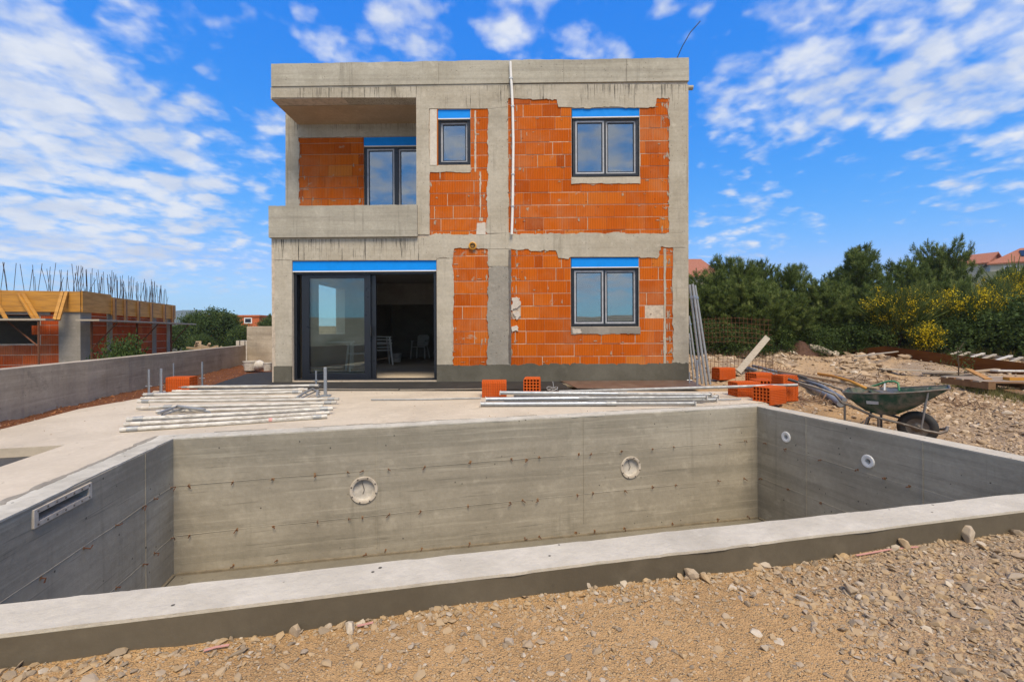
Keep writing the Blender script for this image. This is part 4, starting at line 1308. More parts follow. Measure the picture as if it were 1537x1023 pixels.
boulder(1278, 890, 30, 'broad flat grey brown stone in the middle of the stone heap', (.6, .1), .7, 7)
boulder(1450, 812, 34, 'big pale angular stone by the wall foot, rightmost in the gravel', (.7, -.2), .85, 0)
boulder(1205, 902, 22, 'light grey stone lying alone on the sand left of the stone heap', (.1, .1), .85, 4)
boulder(1136, 955, 22, 'white flat chip of stone lying on bare sand, bottom right', (.1, .1), 1.0, 5)
boulder(764, 968, 18, 'square greyish chip of stone on the bare sand below the pool wall middle', (.1, .1), .8, 9)
boulder(1358, 824, 22, 'brownish pointed stone just right of the long pink tape', (.9, .1), .62, 3)
for pts, lb in (([(1285, 832), (1310, 828), (1335, 824), (1378, 819)], 'long pink marking tape half buried at the wall foot, right side'),
                ([(536, 938), (548, 935), (560, 934)], 'short pink and white tape scrap beside the whitish angular stone'),
                ([(306, 972), (322, 968), (344, 964)], 'pink tape scrap lying in the gravel below the left part of the wall')):
    q = []
    for (x_, y_) in pts:
        p = at_z(x_, y_, -.10); p.z = gz(p.x, p.y) + .008 + .006 * random.random(); q.append(p)
    b = MB()
    for k in range(len(q) - 1):
        b.bar(q[k], q[k + 1], .009, .003)
    tagit(b.build('marking_tape', M['pink']), lb, 'tape', 'pink marking tape in the gravel')

# ================================================================== LEFT: boundary walls, neighbour's building site, distance
wd3 = (W1 - W0).normalized()
nl = Vector((-wd3.y, wd3.x))
a0 = W0 - wd3 * 5
bw = MB().prism(rag([a0, W1, W1 + nl * .2, a0 + nl * .2], .004, .25, (1, 3), 3), xy, -1.0, .585)
tagit(bw.build('boundary_wall', M['wall_conc']), 'long low grey concrete boundary wall running back along the red soil', 'wall')
ew = MB().box(W1.x + .0, -4.95, 14.85, 15.05, -.3, 1.2)
tagit(ew.build('end_wall', M['wall_conc'], bevel=.01), 'taller grey concrete wall panel closing the yard at the far end of the low wall', 'wall')

K = Vector((-11.4, 12.0, 0))
e1 = Vector((-.279, .96)).normalized()
nb = thing('building_under_construction', 'half built single storey house of orange blocks with yellow formwork and rebar on top', 'building', K, math.atan2(e1.y, e1.x))
def nbhit(px, py, front=True, off=0.0):
    """photo point on the neighbour's front (x=0) or side (y=0) face -> local coordinates"""
    inv = WM[nb.name].inverted()
    o3, d3 = inv @ Vector((0, 0, CAMH)), inv.to_3x3() @ ray(px, py)
    t_ = (off - o3.x) / d3.x if front else -(o3.y / d3.y)
    return o3 + d3 * t_
zb, zt = 1.58, 2.1
wq = nbhit(58, 490); wq0 = nbhit(-60, 490)
wz0, wz1 = nbhit(30, 516).z, nbhit(30, 472).z
LF, LS = 9.0, 5.55
def nblocks(name, plate_args, fn, mat='brick_far'):
    return MB().plate(*plate_args, fn).build(name, M[mat], nb, merge=False)
def course(name, a0, a1, b0, b1, holes_, fn):
    mb = MB()
    r = random.Random(len(name) + int(a1 * 10))
    k = 0
    z = b0
    while z < b1 - .02:
        u = a0 - (.19 if k % 2 else 0)
        zz = min(z + .245, b1)
        while u < a1:
            p0, p1 = max(u, a0), min(u + .372, a1); u += .38
            cx_, cz_ = (p0 + p1) / 2, (z + zz) / 2
            if any(h[0] < cx_ < h[1] and h[2] < cz_ < h[3] for h in holes_) or p1 - p0 < .03:
                continue
            f = r.gauss(0, .002)
            P_ = [fn(p0, z, f), fn(p1, z, f), fn(p1, zz - .008, f), fn(p0, zz - .008, f), fn(p0, z, .03), fn(p1, z, .03), fn(p1, zz - .008, .03), fn(p0, zz - .008, .03)]
            mb.add(P_, [(0, 1, 2, 3), (7, 6, 5, 4), (0, 4, 5, 1), (1, 5, 6, 2), (2, 6, 7, 3), (3, 7, 4, 0)], min(1, max(0, r.gauss(.5, .2))))
        z += .253; k += 1
    return mb.build(name, M['brick_far'], nb, merge=False)
ff = lambda a_, b_, c_: (c_, a_, b_)
fs_ = lambda a_, b_, c_: (a_, c_, b_)
whole = (wq.y, wq0.y, wz0, wz1)
MB().plate(.02, LF, -.8, zb, .008, .22, [whole], ff).build('front_wall', M['mortar'], nb)
MB().plate(.02, LS, -.8, zb, .008, .22, [], fs_).build('side_wall', M['mortar'], nb)
course('brick_panel', .45, LF, -.8, zb, [whole], ff)
course('brick_panel', .45, LS, -.8, zb, [], fs_)
MB().box(.3, LS, .3, LF, zb, zb + .1).build('roof_slab', M['grey_conc'], nb)
MB().box(LS - .2, LS - .02, .25, LF, -.8, zb - .01).build('rear_wall', M['inside'], nb)
MB().box(-.03, .46, -.03, .44, -.8, zb).build('column', M['grey_conc'], nb, bevel=.01)
MB().box(-.025, .03, wq.y - .25, wq0.y, wz1, wz1 + .17).build('lintel', M['grey_conc'], nb)
for (pa, pb) in ((160, 168), (228, 234), (250, 255)):
    c0, c1 = nbhit(pa, 510, False).x, nbhit(pb, 510, False).x
    MB().box(c0, min(c1, LS + .02), -.02, .05, -.8, zb).build('column', M['grey_conc'], nb, bevel=.008)
xs_ = nbhit(162, 455, False).x
b = MB()
y_ = -.05
while y_ < LF:
    ln = random.uniform(1.6, 2.4)
    b.box(-.075, -.04, y_, min(LF, y_ + ln) - .006, zb - .02, zt + random.uniform(-.004, .004)); y_ += ln
b.build('formwork_board', M['wood_yellow'], nb, merge=False)
MB().box(-.035, xs_, -.085, -.05, zb - .02, zt + .02).build('formwork_board', M['wood_yellow'], nb)
MB().box(xs_ + .01, LS + .08, -.095, -.06, zb - .05, zt - .05).build('formwork_board', M['wood_yellow'], nb)
for px in (163, 180, 200, 220, 240, 253):
    x_ = nbhit(px, 470, False).x
    MB().box(x_, x_ + .10, -.15, -.097, zb - .28, zt - .06 + random.uniform(-.04, .02)).build('timber_post', M['wood_brown'], nb, bevel=.004)
for (pa, ya, pb, yb) in ((32, 441, 52, 480), (38, 441, 58, 480), (98, 438, 82, 480), (104, 438, 88, 480), (-8, 441, 10, 480)):
    p, q = nbhit(pa, ya), nbhit(pb, yb, True, -.42)
    MB().bar((-.10, p.y, p.z), (-.42, q.y, q.z), .07, .05).build('diagonal_brace', M['wood_yellow'], nb, bevel=.004)
zpl = nbhit(128, 482, False).z
MB().box(-.75, -.2, .3, LF, zpl, zpl + .045).build('platform_plank', M['wood_grey'], nb)
MB().box(-.4, LS + .55, -.62, -.12, zpl - .004, zpl + .04).build('platform_plank', M['wood_grey'], nb)
for px in (87, 20):
    y_ = nbhit(px, 510).y
    b = MB().tube([(-.7, y_, -.8), (-.7, y_, zpl)], .025, 6).tube([(-.7, y_, zpl - .65), (-.2, y_ + .9, zpl - .02)], .018, 6)
    b.build('bracket', M['rust'], nb)
for px in (128, 198, 250):
    x_ = nbhit(px, 510, False).x
    b = MB().tube([(x_, -.14, -.8), (x_, -.14, zpl)], .028, 6).tube([(x_, -.14, zpl - .75), (x_ + .25, -.62, zpl - .02)], .018, 6)
    b.build('bracket', M['rust'], nb)
nr = 0
for k in range(26):
    y_ = .1 + k * .28 + random.uniform(-.05, .05)
    for s_ in (-1, 1):
        p = Vector((random.uniform(.05, .2), y_, zt - .4))
        q = p + Vector((random.uniform(-.04, .04), s_ * random.uniform(.06, .14), random.uniform(.95, 1.2)))
        if nr < 46:
            MB().tube([p, q], .0065, 4).build('rebar', M['rebar'], nb); nr += 1
for k in range(27):
    x_ = .15 + k * .2 + random.uniform(-.05, .05)
    for s_ in (-1, 1):
        p = Vector((x_, random.uniform(.03, .2), zt - .4))
        q = p + Vector((s_ * random.uniform(.02, .14), random.uniform(-.05, .05), random.uniform(.85, 1.15)))
        MB().tube([p, q], .0065, 4).build('rebar', M['rebar'], nb)

b = MB()
for k in range(90):                                      # the rest of the bars, crossing and bent, behind the front ones
    if k < 45:
        p = Vector((random.uniform(.05, .25), random.uniform(.1, 8.8), zt - .4))
    else:
        p = Vector((random.uniform(.1, LS), random.uniform(.03, .25), zt - .4))
    q = p + Vector((random.uniform(-.16, .16), random.uniform(-.16, .16), random.uniform(.6, 1.2)))
    b.tube([p, p.lerp(q, .6), q + Vector((random.gauss(0, .03), random.gauss(0, .03), 0))], .006, 4)
b.build('rebar_fringe', M['rebar'], nb, merge=False)['kind'] = 'stuff'
# ------------------------------------------------------------------ vegetation builders
def tri_tmpl(n, spread, width, seed):
    r = np.random.default_rng(seed)
    V, Fa = [], []
    for i in range(n):
        th, ph = r.uniform(0, 6.283), abs(r.normal(0, spread))
        d = np.array([math.sin(ph) * math.cos(th), math.sin(ph) * math.sin(th), math.cos(ph)])
        s = np.cross(d, r.normal(size=3)); s /= np.linalg.norm(s)
        L = r.uniform(.6, 1.05)
        o = np.array([0, 0, r.uniform(0, .35)])
        V += [o - s * width, o + s * width, o + d * L + s * width * .25, o + d * L - s * width * .25]
        Fa.append([4 * i, 4 * i + 1, 4 * i + 2, 4 * i + 3])
    return np.array(V), np.array(Fa)
def shoot_tmpl(n, seed):
    """a rounded brush of needles round the end of a twig"""
    r = np.random.default_rng(seed)
    V, Fa = [], []
    for i in range(n):
        h_ = (i + r.random()) / n
        th = r.uniform(0, 6.283)
        ph = 1.15 - .85 * h_ + r.normal() * .15
        d = np.array([math.sin(ph) * math.cos(th), math.sin(ph) * math.sin(th), math.cos(ph)])
        s = np.cross(d, r.normal(size=3)); s /= np.linalg.norm(s)
        L = r.uniform(.38, .60)
        o = np.array([0, 0, h_ * .45])
        w_ = .030
        V += [o - s * w_, o + s * w_, o + d * L + s * w_ * .4, o + d * L - s * w_ * .4]
        Fa.append([4 * i, 4 * i + 1, 4 * i + 2, 4 * i + 3])
    return np.array(V), np.array(Fa)
TUFT = [shoot_tmpl(22, s) for s in range(4)]
def leaf_tmpl(n, seed, flat=1.0):
    r = np.random.default_rng(seed)
    V, Fa = [], []
    for i in range(n):
        c = r.normal(size=3) * .45
        d = r.normal(size=3) + np.array([0, 0, .3]); d /= np.linalg.norm(d)
        s = np.cross(d, r.normal(size=3)); s /= np.linalg.norm(s)
        L, W_ = r.uniform(.22, .42), r.uniform(.07, .13)
        V += [c, c + d * L * .5 + s * W_, c + d * L, c + d * L * .5 - s * W_]
        Fa.append([4 * i, 4 * i + 1, 4 * i + 2, 4 * i + 3])
    return np.array(V), np.array(Fa)
LEAF = [leaf_tmpl(18, s) for s in range(4)]

def pine_meshes(H, W_, seed, leaders=1, bare=.04, pw=.5):
    r = np.random.default_rng(seed)
    wood = MB()
    pos, dirs, scl, rn = [], [], [], []
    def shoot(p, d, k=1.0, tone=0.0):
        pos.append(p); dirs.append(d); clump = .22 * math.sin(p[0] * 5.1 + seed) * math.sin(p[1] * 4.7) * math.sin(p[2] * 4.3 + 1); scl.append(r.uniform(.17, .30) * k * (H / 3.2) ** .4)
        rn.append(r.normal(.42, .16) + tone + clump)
    for ld in range(leaders):
        off = np.array([0, 0, 0.0]) if ld == 0 else np.array([r.normal() * W_ * .18, r.normal() * W_ * .18, 0])
        h = H * (1 if ld == 0 else r.uniform(.72, .93))
        lean = r.normal(size=2) * .05
        def trunk(z): return off * min(1, z / (h * .4)) + np.array([lean[0] * z, lean[1] * z, z])
        wood.tube([Vector(trunk(z)) for z in np.linspace(-.1, h * .93, 7)], [.028 * H * (1 - i / 7.5) for i in range(7)], 6)
        z = h * bare + .05
        while z < h * .97:
            f = z / h
            nbr = r.integers(4, 8)
            a0_ = r.uniform(0, 6.28)
            for b_ in range(nbr):
                an = a0_ + 6.283 * b_ / nbr + r.normal() * .25
                lobe = 1 + .30 * math.sin(2 * an + 5 * f + seed) + .18 * math.sin(3 * an - 9 * f)
                L = W_ * .5 * (min(1, .66 + f * 1.1)) * (1 - f) ** pw * r.uniform(.7, 1.15) * lobe + .08
                rise = .22 + .45 * f + r.normal() * .12
                hor = np.array([math.cos(an), math.sin(an), 0])
                p0_ = trunk(z)
                def bp(s): return p0_ + hor * L * s + np.array([0, 0, L * (rise * s * .55 + .45 * s * s)])
                if L > .25:
                    wood.tube([Vector(bp(s)) for s in (0, .5, 1)], [.011 * H * .35, .007 * H * .35, .003 * H * .35], 4)
                m = max(2, int(L / .10))
                for i in range(m):
                    s = .2 + .8 * (i + r.random()) / m
                    if r.random() < .1:
                        continue
                    tn = (bp(min(1, s + .05)) - bp(s - .05)); tn /= np.linalg.norm(tn)
                    side = np.cross(tn, [0, 0, 1])
                    for q in range(2 if s < .85 else 3):
                        d = tn * r.uniform(.3, .9) + side * r.normal() * .6 + np.array([0, 0, r.uniform(.15, .9)])
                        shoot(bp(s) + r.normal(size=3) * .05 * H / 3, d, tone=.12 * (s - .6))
                d = tn * .4 + np.array([0, 0, 1.0])
                for q in range(3):
                    shoot(bp(1.0) + np.array([0, 0, .05 * q]) + r.normal(size=3) * .05, d + r.normal(size=3) * .35, 1.0, .2)
            z += h * r.uniform(.055, .085)
        for q in range(6):
            shoot(trunk(h * (.9 + .022 * q)), np.array([0, 0, 1.0]) + r.normal(size=3) * .25, 1.0, .15)
    pos, dirs, scl, rn = np.array(pos), np.array(dirs), np.array(scl), np.clip(np.array(rn), 0, 1)
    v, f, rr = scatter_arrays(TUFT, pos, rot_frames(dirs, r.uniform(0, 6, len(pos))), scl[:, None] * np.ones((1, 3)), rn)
    rr = np.clip(rr + rng.normal(0, .06, len(rr)), 0, 1)
    return wood, v, f, rr
def tree_thing(name, label, cat, x, y, meshes, leafmat, group, s=1.0, rot=None):
    z = gz(x, y)
    t_ = thing(name, label, cat, (x, y, z - .03), random.uniform(0, 6.28) if rot is None else rot, group)
    t_.scale = (s, s, s)
    wood, v, f, rr = meshes
    wood.build('trunk', M['bark'], t_)
    np_mesh('crown', v, f, M[leafmat], rr, t_)
    return t_
def dup(root, loc, rz, s, label):
    r_ = root.copy(); COL.objects.link(r_)
    r_.location = loc; r_.rotation_euler = (0, 0, rz); r_.scale = s if isinstance(s, tuple) else (s, s, s)
    r_['label'] = label
    for ch in list(root.children):
        c_ = ch.copy(); COL.objects.link(c_); c_.parent = r_
        for g_ in list(ch.children):
            d_ = g_.copy(); COL.objects.link(d_); d_.parent = c_
    return r_
def px_x(px, Y): return (px - CX) / F * Y

PINE_PROTO = {}
def pine_at(px, topy, Y, label, kind=0, wide=1.0):
    x = px_x(px, Y); z = gz(x, Y)
    top = at_y(px, topy, Y).z
    H = (top - z) * .88
    if kind not in PINE_PROTO:
        spec = [(3.2, 2.1, 11, 2), (4.3, 2.9, 12, 2), (3.0, 2.6, 13, 3)][kind]
        meshes = pine_meshes(spec[0], spec[1], spec[2], spec[3], pw=(.50, .62, .42)[kind])
        PINE_PROTO[kind] = (tree_thing('pine_tree', label, 'pine tree', x, Y, meshes, 'pine', 'young pines behind the building site', H / spec[0]), spec)
        t_ = PINE_PROTO[kind][0]
        t_.scale = (H / spec[0] * wide, H / spec[0] * wide, H / spec[0])
        return t_
    root, spec = PINE_PROTO[kind]
    return dup(root, (x, Y, z - .03), random.uniform(0, 6.28), (H / spec[0] * wide, H / spec[0] * wide, H / spec[0]), label)
PINES = [(1098, 380, 17.5, 'pine with two upright tips, second in the row right of the house', 0, 1.05), (1300, 357, 19.0, 'tallest pointed pine standing above the gap in the trees', 1, 1.0),
         (1228, 420, 17.0, 'low rounded pine at the right edge of the sky gap', 2, 1.0),
         (1052, 404, 16.5, 'pine closest to the right corner of the house, in front of the orange roof', 2, .95), (1148, 380, 18.0, 'pine with a tall narrow tip, third in the row right of the house', 1, .85),
         (1188, 392, 18.5, 'shorter pine at the left edge of the sky gap', 0, 1.1), (1355, 388, 20.0, 'pine between the tallest pointed pine and the broad twin topped pine', 0, 1.1),
         (1400, 360, 21.0, 'broad twin topped pine above the yellow broom', 2, .74), (1262, 398, 19.5, 'pine just left of the tallest pointed pine', 0, .9),
         (1452, 424, 19.0, 'low dark pine below the left pale house with a tiled roof', 2, 1.0), (1120, 420, 15.6, 'low dark pine in front of the row right of the house', 2, 1.1),
         (1178, 432, 15.8, 'small bushy pine at the foot of the sky gap, left side', 0, 1.3), (1516, 399, 30.0, 'small dark pine in front of the house with solar panels', 0, 1.0),
         (1075, 425, 15.4, 'low bushy pine behind the rusty mesh panel', 0, 1.25), (1272, 425, 16.4, 'low bushy pine below the tallest pointed pine', 2, .9), (1330, 430, 18.2, 'dark bushy pine behind the left yellow broom', 2, 1.0),
         (1420, 420, 19.0, 'dark low pine behind the middle yellow broom', 0, 1.4), (1487, 446, 17.5, 'dark low pine left of the house with solar panels', 2, 1.0)]
for px, ty, Y, lb, kd, wd_ in PINES:
    pine_at(px, ty, Y, lb, kd, wd_)

def shrub_meshes(W_, H, n, seed, lsize=.16, stems=6, flowers=0):
    r = np.random.default_rng(seed)
    wood = MB()
    pos = []
    for i in range(n):
        th, u = r.uniform(0, 6.283), r.random()
        rad = (r.random() ** .45)
        zz = u ** .8
        wz = math.sqrt(max(0.02, 1 - (zz * 1.05 - .15) ** 2 * .95)) if zz < .98 else .2
        lump = 1 + .22 * math.sin(3 * th + seed) + .14 * math.sin(5 * th + 7 * zz)
        pos.append([math.cos(th) * rad * W_ / 2 * wz * lump, math.sin(th) * rad * W_ / 2 * wz * lump, H * (.08 + .88 * zz) * (1 + .12 * math.sin(4 * th))])
    pos = np.array(pos)
    for i in range(stems):
        th = 6.283 * i / stems + r.normal() * .3
        wood.tube([Vector((0, 0, -.1)), Vector((math.cos(th) * W_ * .12, math.sin(th) * W_ * .12, H * .4)), Vector((math.cos(th) * W_ * .3, math.sin(th) * W_ * .3, H * .8))], [.02 * H + .004, .014 * H, .004 * H], 5)
    d = pos / (np.linalg.norm(pos, axis=1, keepdims=True) + 1e-6) + r.normal(size=pos.shape) * .5 + [0, 0, .4]
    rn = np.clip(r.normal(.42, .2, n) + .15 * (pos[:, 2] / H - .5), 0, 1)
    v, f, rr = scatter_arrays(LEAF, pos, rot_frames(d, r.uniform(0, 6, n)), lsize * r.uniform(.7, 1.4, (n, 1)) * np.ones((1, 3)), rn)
    return wood, v, f, np.clip(rr + rng.normal(0, .08, len(rr)), 0, 1)
SHRUB = {}
def shrub_at(px, topy, Y, label, kind=0, wide=1.0, mat='leaf', name='shrub', group='scrub along the foot of the pines'):
    x = px_x(px, Y); z = gz(x, Y); H = max(.2, at_y(px, topy, Y).z - z)
    key = (kind, mat)
    if key not in SHRUB:
        spec = [(1.5, 1.2, 520, 21), (1.8, 1.0, 600, 22), (1.2, 1.2, 420, 23)][kind]
        SHRUB[key] = (tree_thing(name, label, 'shrub', x, Y, shrub_meshes(spec[0], spec[1], spec[2], spec[3]), mat, group), spec)
        SHRUB[key][0].scale = (H / spec[1] * wide,) * 2 + (H / spec[1],)
        return SHRUB[key][0]
    root, spec = SHRUB[key]
    o = dup(root, (x, Y, z - .03), random.uniform(0, 6.28), (H / spec[1] * wide, H / spec[1] * wide, H / spec[1]), label)
    o['group'] = group
    return o
spots = [(1062, 484, 14.6, 'dark shrub beside the house corner behind the mesh panel'), (1112, 490, 14.4, 'dark shrub behind the leaning plank and rusty mesh'),
         (1168, 486, 15.2, 'shrub behind the rust brown heap'), (1222, 490, 15.4, 'low shrub just right of the rust brown heap'), (1290, 486, 15.4, 'olive shrub behind the left end of the rust brown board'),
         (1362, 476, 15.6, 'dark shrub under the second yellow broom'), (1425, 480, 14.6, 'dark shrub behind the thin sapling'), (1470, 468, 14.4, 'dark shrub behind the middle of the pale timber rack'),
         (1520, 462, 13.8, 'dark shrub behind the right end of the timber rack'), (1562, 450, 13.4, 'dark shrub at the right edge of the picture')]
for i, (px, ty, Y, lb) in enumerate(spots):
    shrub_at(px, ty, Y, lb, i % 3, 1.15)

def broom_meshes(W_, H, seed, nfl):
    r = np.random.default_rng(seed)
    wood = MB()
    n = 420
    th = r.uniform(0, 6.283, n); rad = r.random(n) ** .6
    ph = .15 + .75 * rad
    d = np.stack([np.sin(ph) * np.cos(th) * W_ / H * .8, np.sin(ph) * np.sin(th) * W_ / H * .8, np.cos(ph)], 1)
    base = d * H * r.uniform(.3, .75, (n, 1))
    dirs = d + r.normal(size=d.shape) * .2 + [0, 0, .35]
    v, f, rr = scatter_arrays([tri_tmpl(9, .35, .022, 50 + k) for k in range(3)], base, rot_frames(dirs, r.uniform(0, 6, n)), r.uniform(.22, .4, (n, 1)) * H * np.ones((1, 3)), np.clip(r.normal(.45, .2, n), 0, 1))
    for i in range(7):
        a_ = 6.283 * i / 7
        wood.tube([Vector((0, 0, -.1)), Vector((math.cos(a_) * W_ * .12, math.sin(a_) * W_ * .12, H * .35)), Vector((math.cos(a_ + .3) * W_ * .3, math.sin(a_ + .3) * W_ * .3, H * .75))], [.018, .012, .004], 5)
    k = r.integers(0, n, nfl)
    sel = np.sin(th * 2 + seed) + r.normal(size=n) * .7 + .3
    k = k[(sel[k] > -.3) & (rad[k] > .25)]
    fp = base[k] + dirs[k] / np.linalg.norm(dirs[k], axis=1, keepdims=True) * H * r.uniform(.08, .34, (len(k), 1)) + r.normal(size=(len(k), 3)) * .02
    fv, ff_, fr = scatter_arrays(LEAF[:2], fp, rot_frames(r.normal(size=(len(k), 3)), r.uniform(0, 6, len(k))), np.full((len(k), 3), .15), r.random(len(k)))
    return wood, v, f, rr, fv, ff_, fr
BROOM = {}
for i, (px, ty, Y, wd_, nf, lb) in enumerate([(1345, 430, 14.9, 1.4, 150, 'yellow flowering broom below the tallest pine, leftmost large one'), (1387, 430, 15.2, 1.0, 130, 'narrow yellow flowering broom right of the leftmost large broom'),
        (1452, 428, 14.9, 1.7, 330, 'widest broom, thick with yellow flowers, in the middle of the right slope'), (1495, 426, 15.2, 1.2, 260, 'yellow broom between the widest broom and the house with solar panels'),
        (1530, 404, 16.0, 1.5, 420, 'broom covered in yellow below the house with solar panels, rightmost'), (1390, 484, 14.0, .7, 60, 'small broom with few yellow flowers at the foot of the slope'), (1240, 450, 20, .9, 90, 'small far broom with yellow tips in the sky gap')]):
    x = px_x(px, Y); z = gz(x, Y); H = at_y(px, ty, Y).z - z
    w_, v, f, rr, fv, ff_, fr_ = broom_meshes(wd_ * 1.1, H, 70 + i, nf * 4)
    t_ = thing('broom_bush', lb, 'broom bush', (x, Y, z - .02), 0, 'yellow flowering brooms on the slope')
    w_.build('stem', M['bark'], t_)
    np_mesh('crown', v, f, M['broom'], rr, t_)
    np_mesh('flowers', fv, ff_, M['flower'], fr_, t_)

# grass and weeds along the foot of the slope
n = 1500
GL = gnd_pts([(1075, 522), (1236, 522), (1330, 526), (1545, 541)], 0.0)
x = rng.uniform(GL[0].x, 17, n); y = np.interp(x, [p.x for p in GL], [p.y for p in GL]) + .15 + rng.exponential(.8, n)
keep = wobble(x * 1.1, y * .9, 1.5) + rng.normal(0, .3, n) > -.15
x, y = x[keep], y[keep]
WL = gnd_pts([(1432, 579), (1480, 588), (1545, 606)], 0.0)
n2 = 420
wt = rng.random(n2) * 2; x2 = np.interp(wt, [0, 1, 2], [p.x for p in WL]) + rng.normal(0, .12, n2); y2 = np.interp(wt, [0, 1, 2], [p.y for p in WL]) + rng.normal(0, .16, n2)
x, y = np.concatenate([x, x2]), np.concatenate([y, y2]); n = len(x)
v, f, rr = scatter_arrays([tri_tmpl(9, .4, .02, 90 + k) for k in range(3)], np.stack([x, y, ground_z(x, y) - .02], 1), rot_frames(rng.normal(size=(n, 3)) * .25 + [0, 0, 1], rng.uniform(0, 6, n)),
                          np.where(np.arange(n) > n - n2, .11, .30)[:, None] * rng.uniform(.5, 1.25, (n, 1)) * np.ones((1, 3)), np.clip(rng.normal(.5, .25, n), 0, 1))
go = np_mesh('grass', v, f, M['grass'], rr)
go['kind'] = 'stuff'

# left: trees and buildings beyond the yard
LT = [(268, 490, 33, 'low rounded tree beside the half built house, leftmost beyond the low wall', 0, 'leaf'), (290, 474, 34, 'mid green tree left of the dark broad tree', 1, 'leaf'), (322, 469, 32, 'dark broad tree in the middle of the group beyond the low wall', 0, 'leaf'),
      (366, 492, 31, 'rounded tree below the window of the orange house', 2, 'leaf'), (404, 482, 34, 'tree between the orange house and the new house, above the end wall', 1, 'leaf'), (302, 505, 29, 'low yellow green bush behind the wood pile', 2, 'leaf')]
SH2 = {}
for px, ty, Y, lb, kd, mt in LT:
    x = px_x(px, Y); z = gz(x, Y); H = at_y(px, ty, Y).z - z
    if kd not in SH2:
        sp = [(2.6, 2.2, 900, 31), (2.2, 2.4, 800, 32), (2.4, 1.6, 700, 33)][kd]
        SH2[kd] = (tree_thing('broadleaf_tree', lb, 'tree', x, Y, shrub_meshes(*sp, lsize=.26), mt, 'trees beyond the low boundary wall', H / sp[1]), sp)
    else:
        rt, sp = SH2[kd]
        dup(rt, (x, Y, z), random.uniform(0, 6.28), H / sp[1] * (1.0), lb)
pine_at(343, 465, 33, 'pointed dark pine rising behind the trees beyond the low wall', 1, 1.0)
pine_at(410, 470, 36, 'pine tip showing beside the left edge of the new house', 0, 1.0)
shrub_at(185, 512, 9.0, 'green shrub with upright twigs just behind the low boundary wall', 2, 0.62, group='shrub behind the boundary wall')

def simple_house(name, label, x0, x1, y0, y1, z0, zwall, zridge, wallmat, roofmat, ridge_along_x=True, windows=(), group=None, flat=False, hip=0.0, rotz=0.0):
    t_ = thing(name, label, 'house', ((x0 + x1) / 2, y0, z0), 0, group)
    b = MB()
    b.box(x0, x1, y0, y1, z0, zwall)
    if not flat and not ridge_along_x:
        b.add([(x0, y0, zwall), (x1, y0, zwall), ((x0 + x1) / 2, y0, zridge), (x0, y1, zwall), (x1, y1, zwall), ((x0 + x1) / 2, y1, zridge)], [(0, 1, 2), (5, 4, 3)])
    b.build('wall', M[wallmat], t_, world=True, merge=False)
    r_ = MB()
    e = .35
    if flat:
        r_.box(x0 - .1, x1 + .1, y0 - .1, y1 + .1, zwall + .01, zwall + .25)
    elif ridge_along_x:
        ym = (y0 + y1) / 2
        for (ya, yb) in ((y0 - e, ym), (y1 + e, ym)):
            zl = zwall - .12
            r_.add([(x0 - e, ya, zl), (x1 + e, ya, zl), (x1 + e, yb, zridge), (x0 - e + hip, yb, zridge), (x0 - e, ya, zl + .18), (x1 + e, ya, zl + .18), (x1 + e, yb, zridge + .18), (x0 - e + hip, yb, zridge + .18)],
                   [(0, 1, 2, 3), (7, 6, 5, 4), (0, 4, 5, 1), (1, 5, 6, 2), (3, 2, 6, 7), (0, 3, 7, 4)])
        if hip:
            r_.add([(x0 - e, y0 - e, zwall + .06), (x0 - e, y1 + e, zwall + .06), (x0 - e + hip, ym, zridge + .18)], [(0, 1, 2)])
        else:
            r_.add([(x0, y0, zwall), (x0, y1, zwall), (x0, ym, zridge)], [(0, 1, 2)])
        r_.add([(x1, y0, zwall), (x1, y1, zwall), (x1, ym, zridge)], [(0, 1, 2)])
    else:
        xm = (x0 + x1) / 2
        for (xa, xb) in ((x0 - e, xm), (x1 + e, xm)):
            zl = zwall - .12
            r_.add([(xa, y0 - e, zl), (xa, y1 + e, zl), (xb, y1 + e, zridge), (xb, y0 - e, zridge), (xa, y0 - e, zl + .18), (xa, y1 + e, zl + .18), (xb, y1 + e, zridge + .18), (xb, y0 - e, zridge + .18)],
                   [(0, 1, 2, 3), (7, 6, 5, 4), (0, 4, 5, 1), (1, 5, 6, 2), (3, 2, 6, 7), (0, 3, 7, 4)])
    r_.build('roof', M[roofmat], t_, world=True, merge=False)
    for (a_, b_, c_, d_) in windows:
        wf = MB().plate(a_ - .12, b_ + .12, c_ - .12, d_ + .12, y0 - .04, y0 + .05, [(a_, b_, c_, d_)], fl).build('window', M['white_pl'], t_, world=True)
        MB().plate(a_ - .02, b_ + .02, c_ - .02, d_ + .02, y0 - .02, y0 - .005, [], fl).build('pane', M['solar'], wf, world=True)
    t_.rotation_euler = (0, 0, rotz)
    WM[t_.name] = Matrix.Translation(t_.location) @ Matrix.Rotation(rotz, 4, 'Z')
    return t_
def yb(px, py, Y): return at_y(px, py, Y)
# orange block house far left
p0, p1 = yb(302, 473, 60), yb(389, 473, 60)
wa, wb = yb(368, 484, 60), yb(377, 478, 60)
simple_house('orange_house', 'far flat topped orange block house with one dark window above the trees', p0.x, p1.x, 60, 68, -.5, p0.z - .25, 0, 'orange_wall', 'orange_wall', flat=True, windows=[(wa.x, wb.x, wa.z, wb.z)])
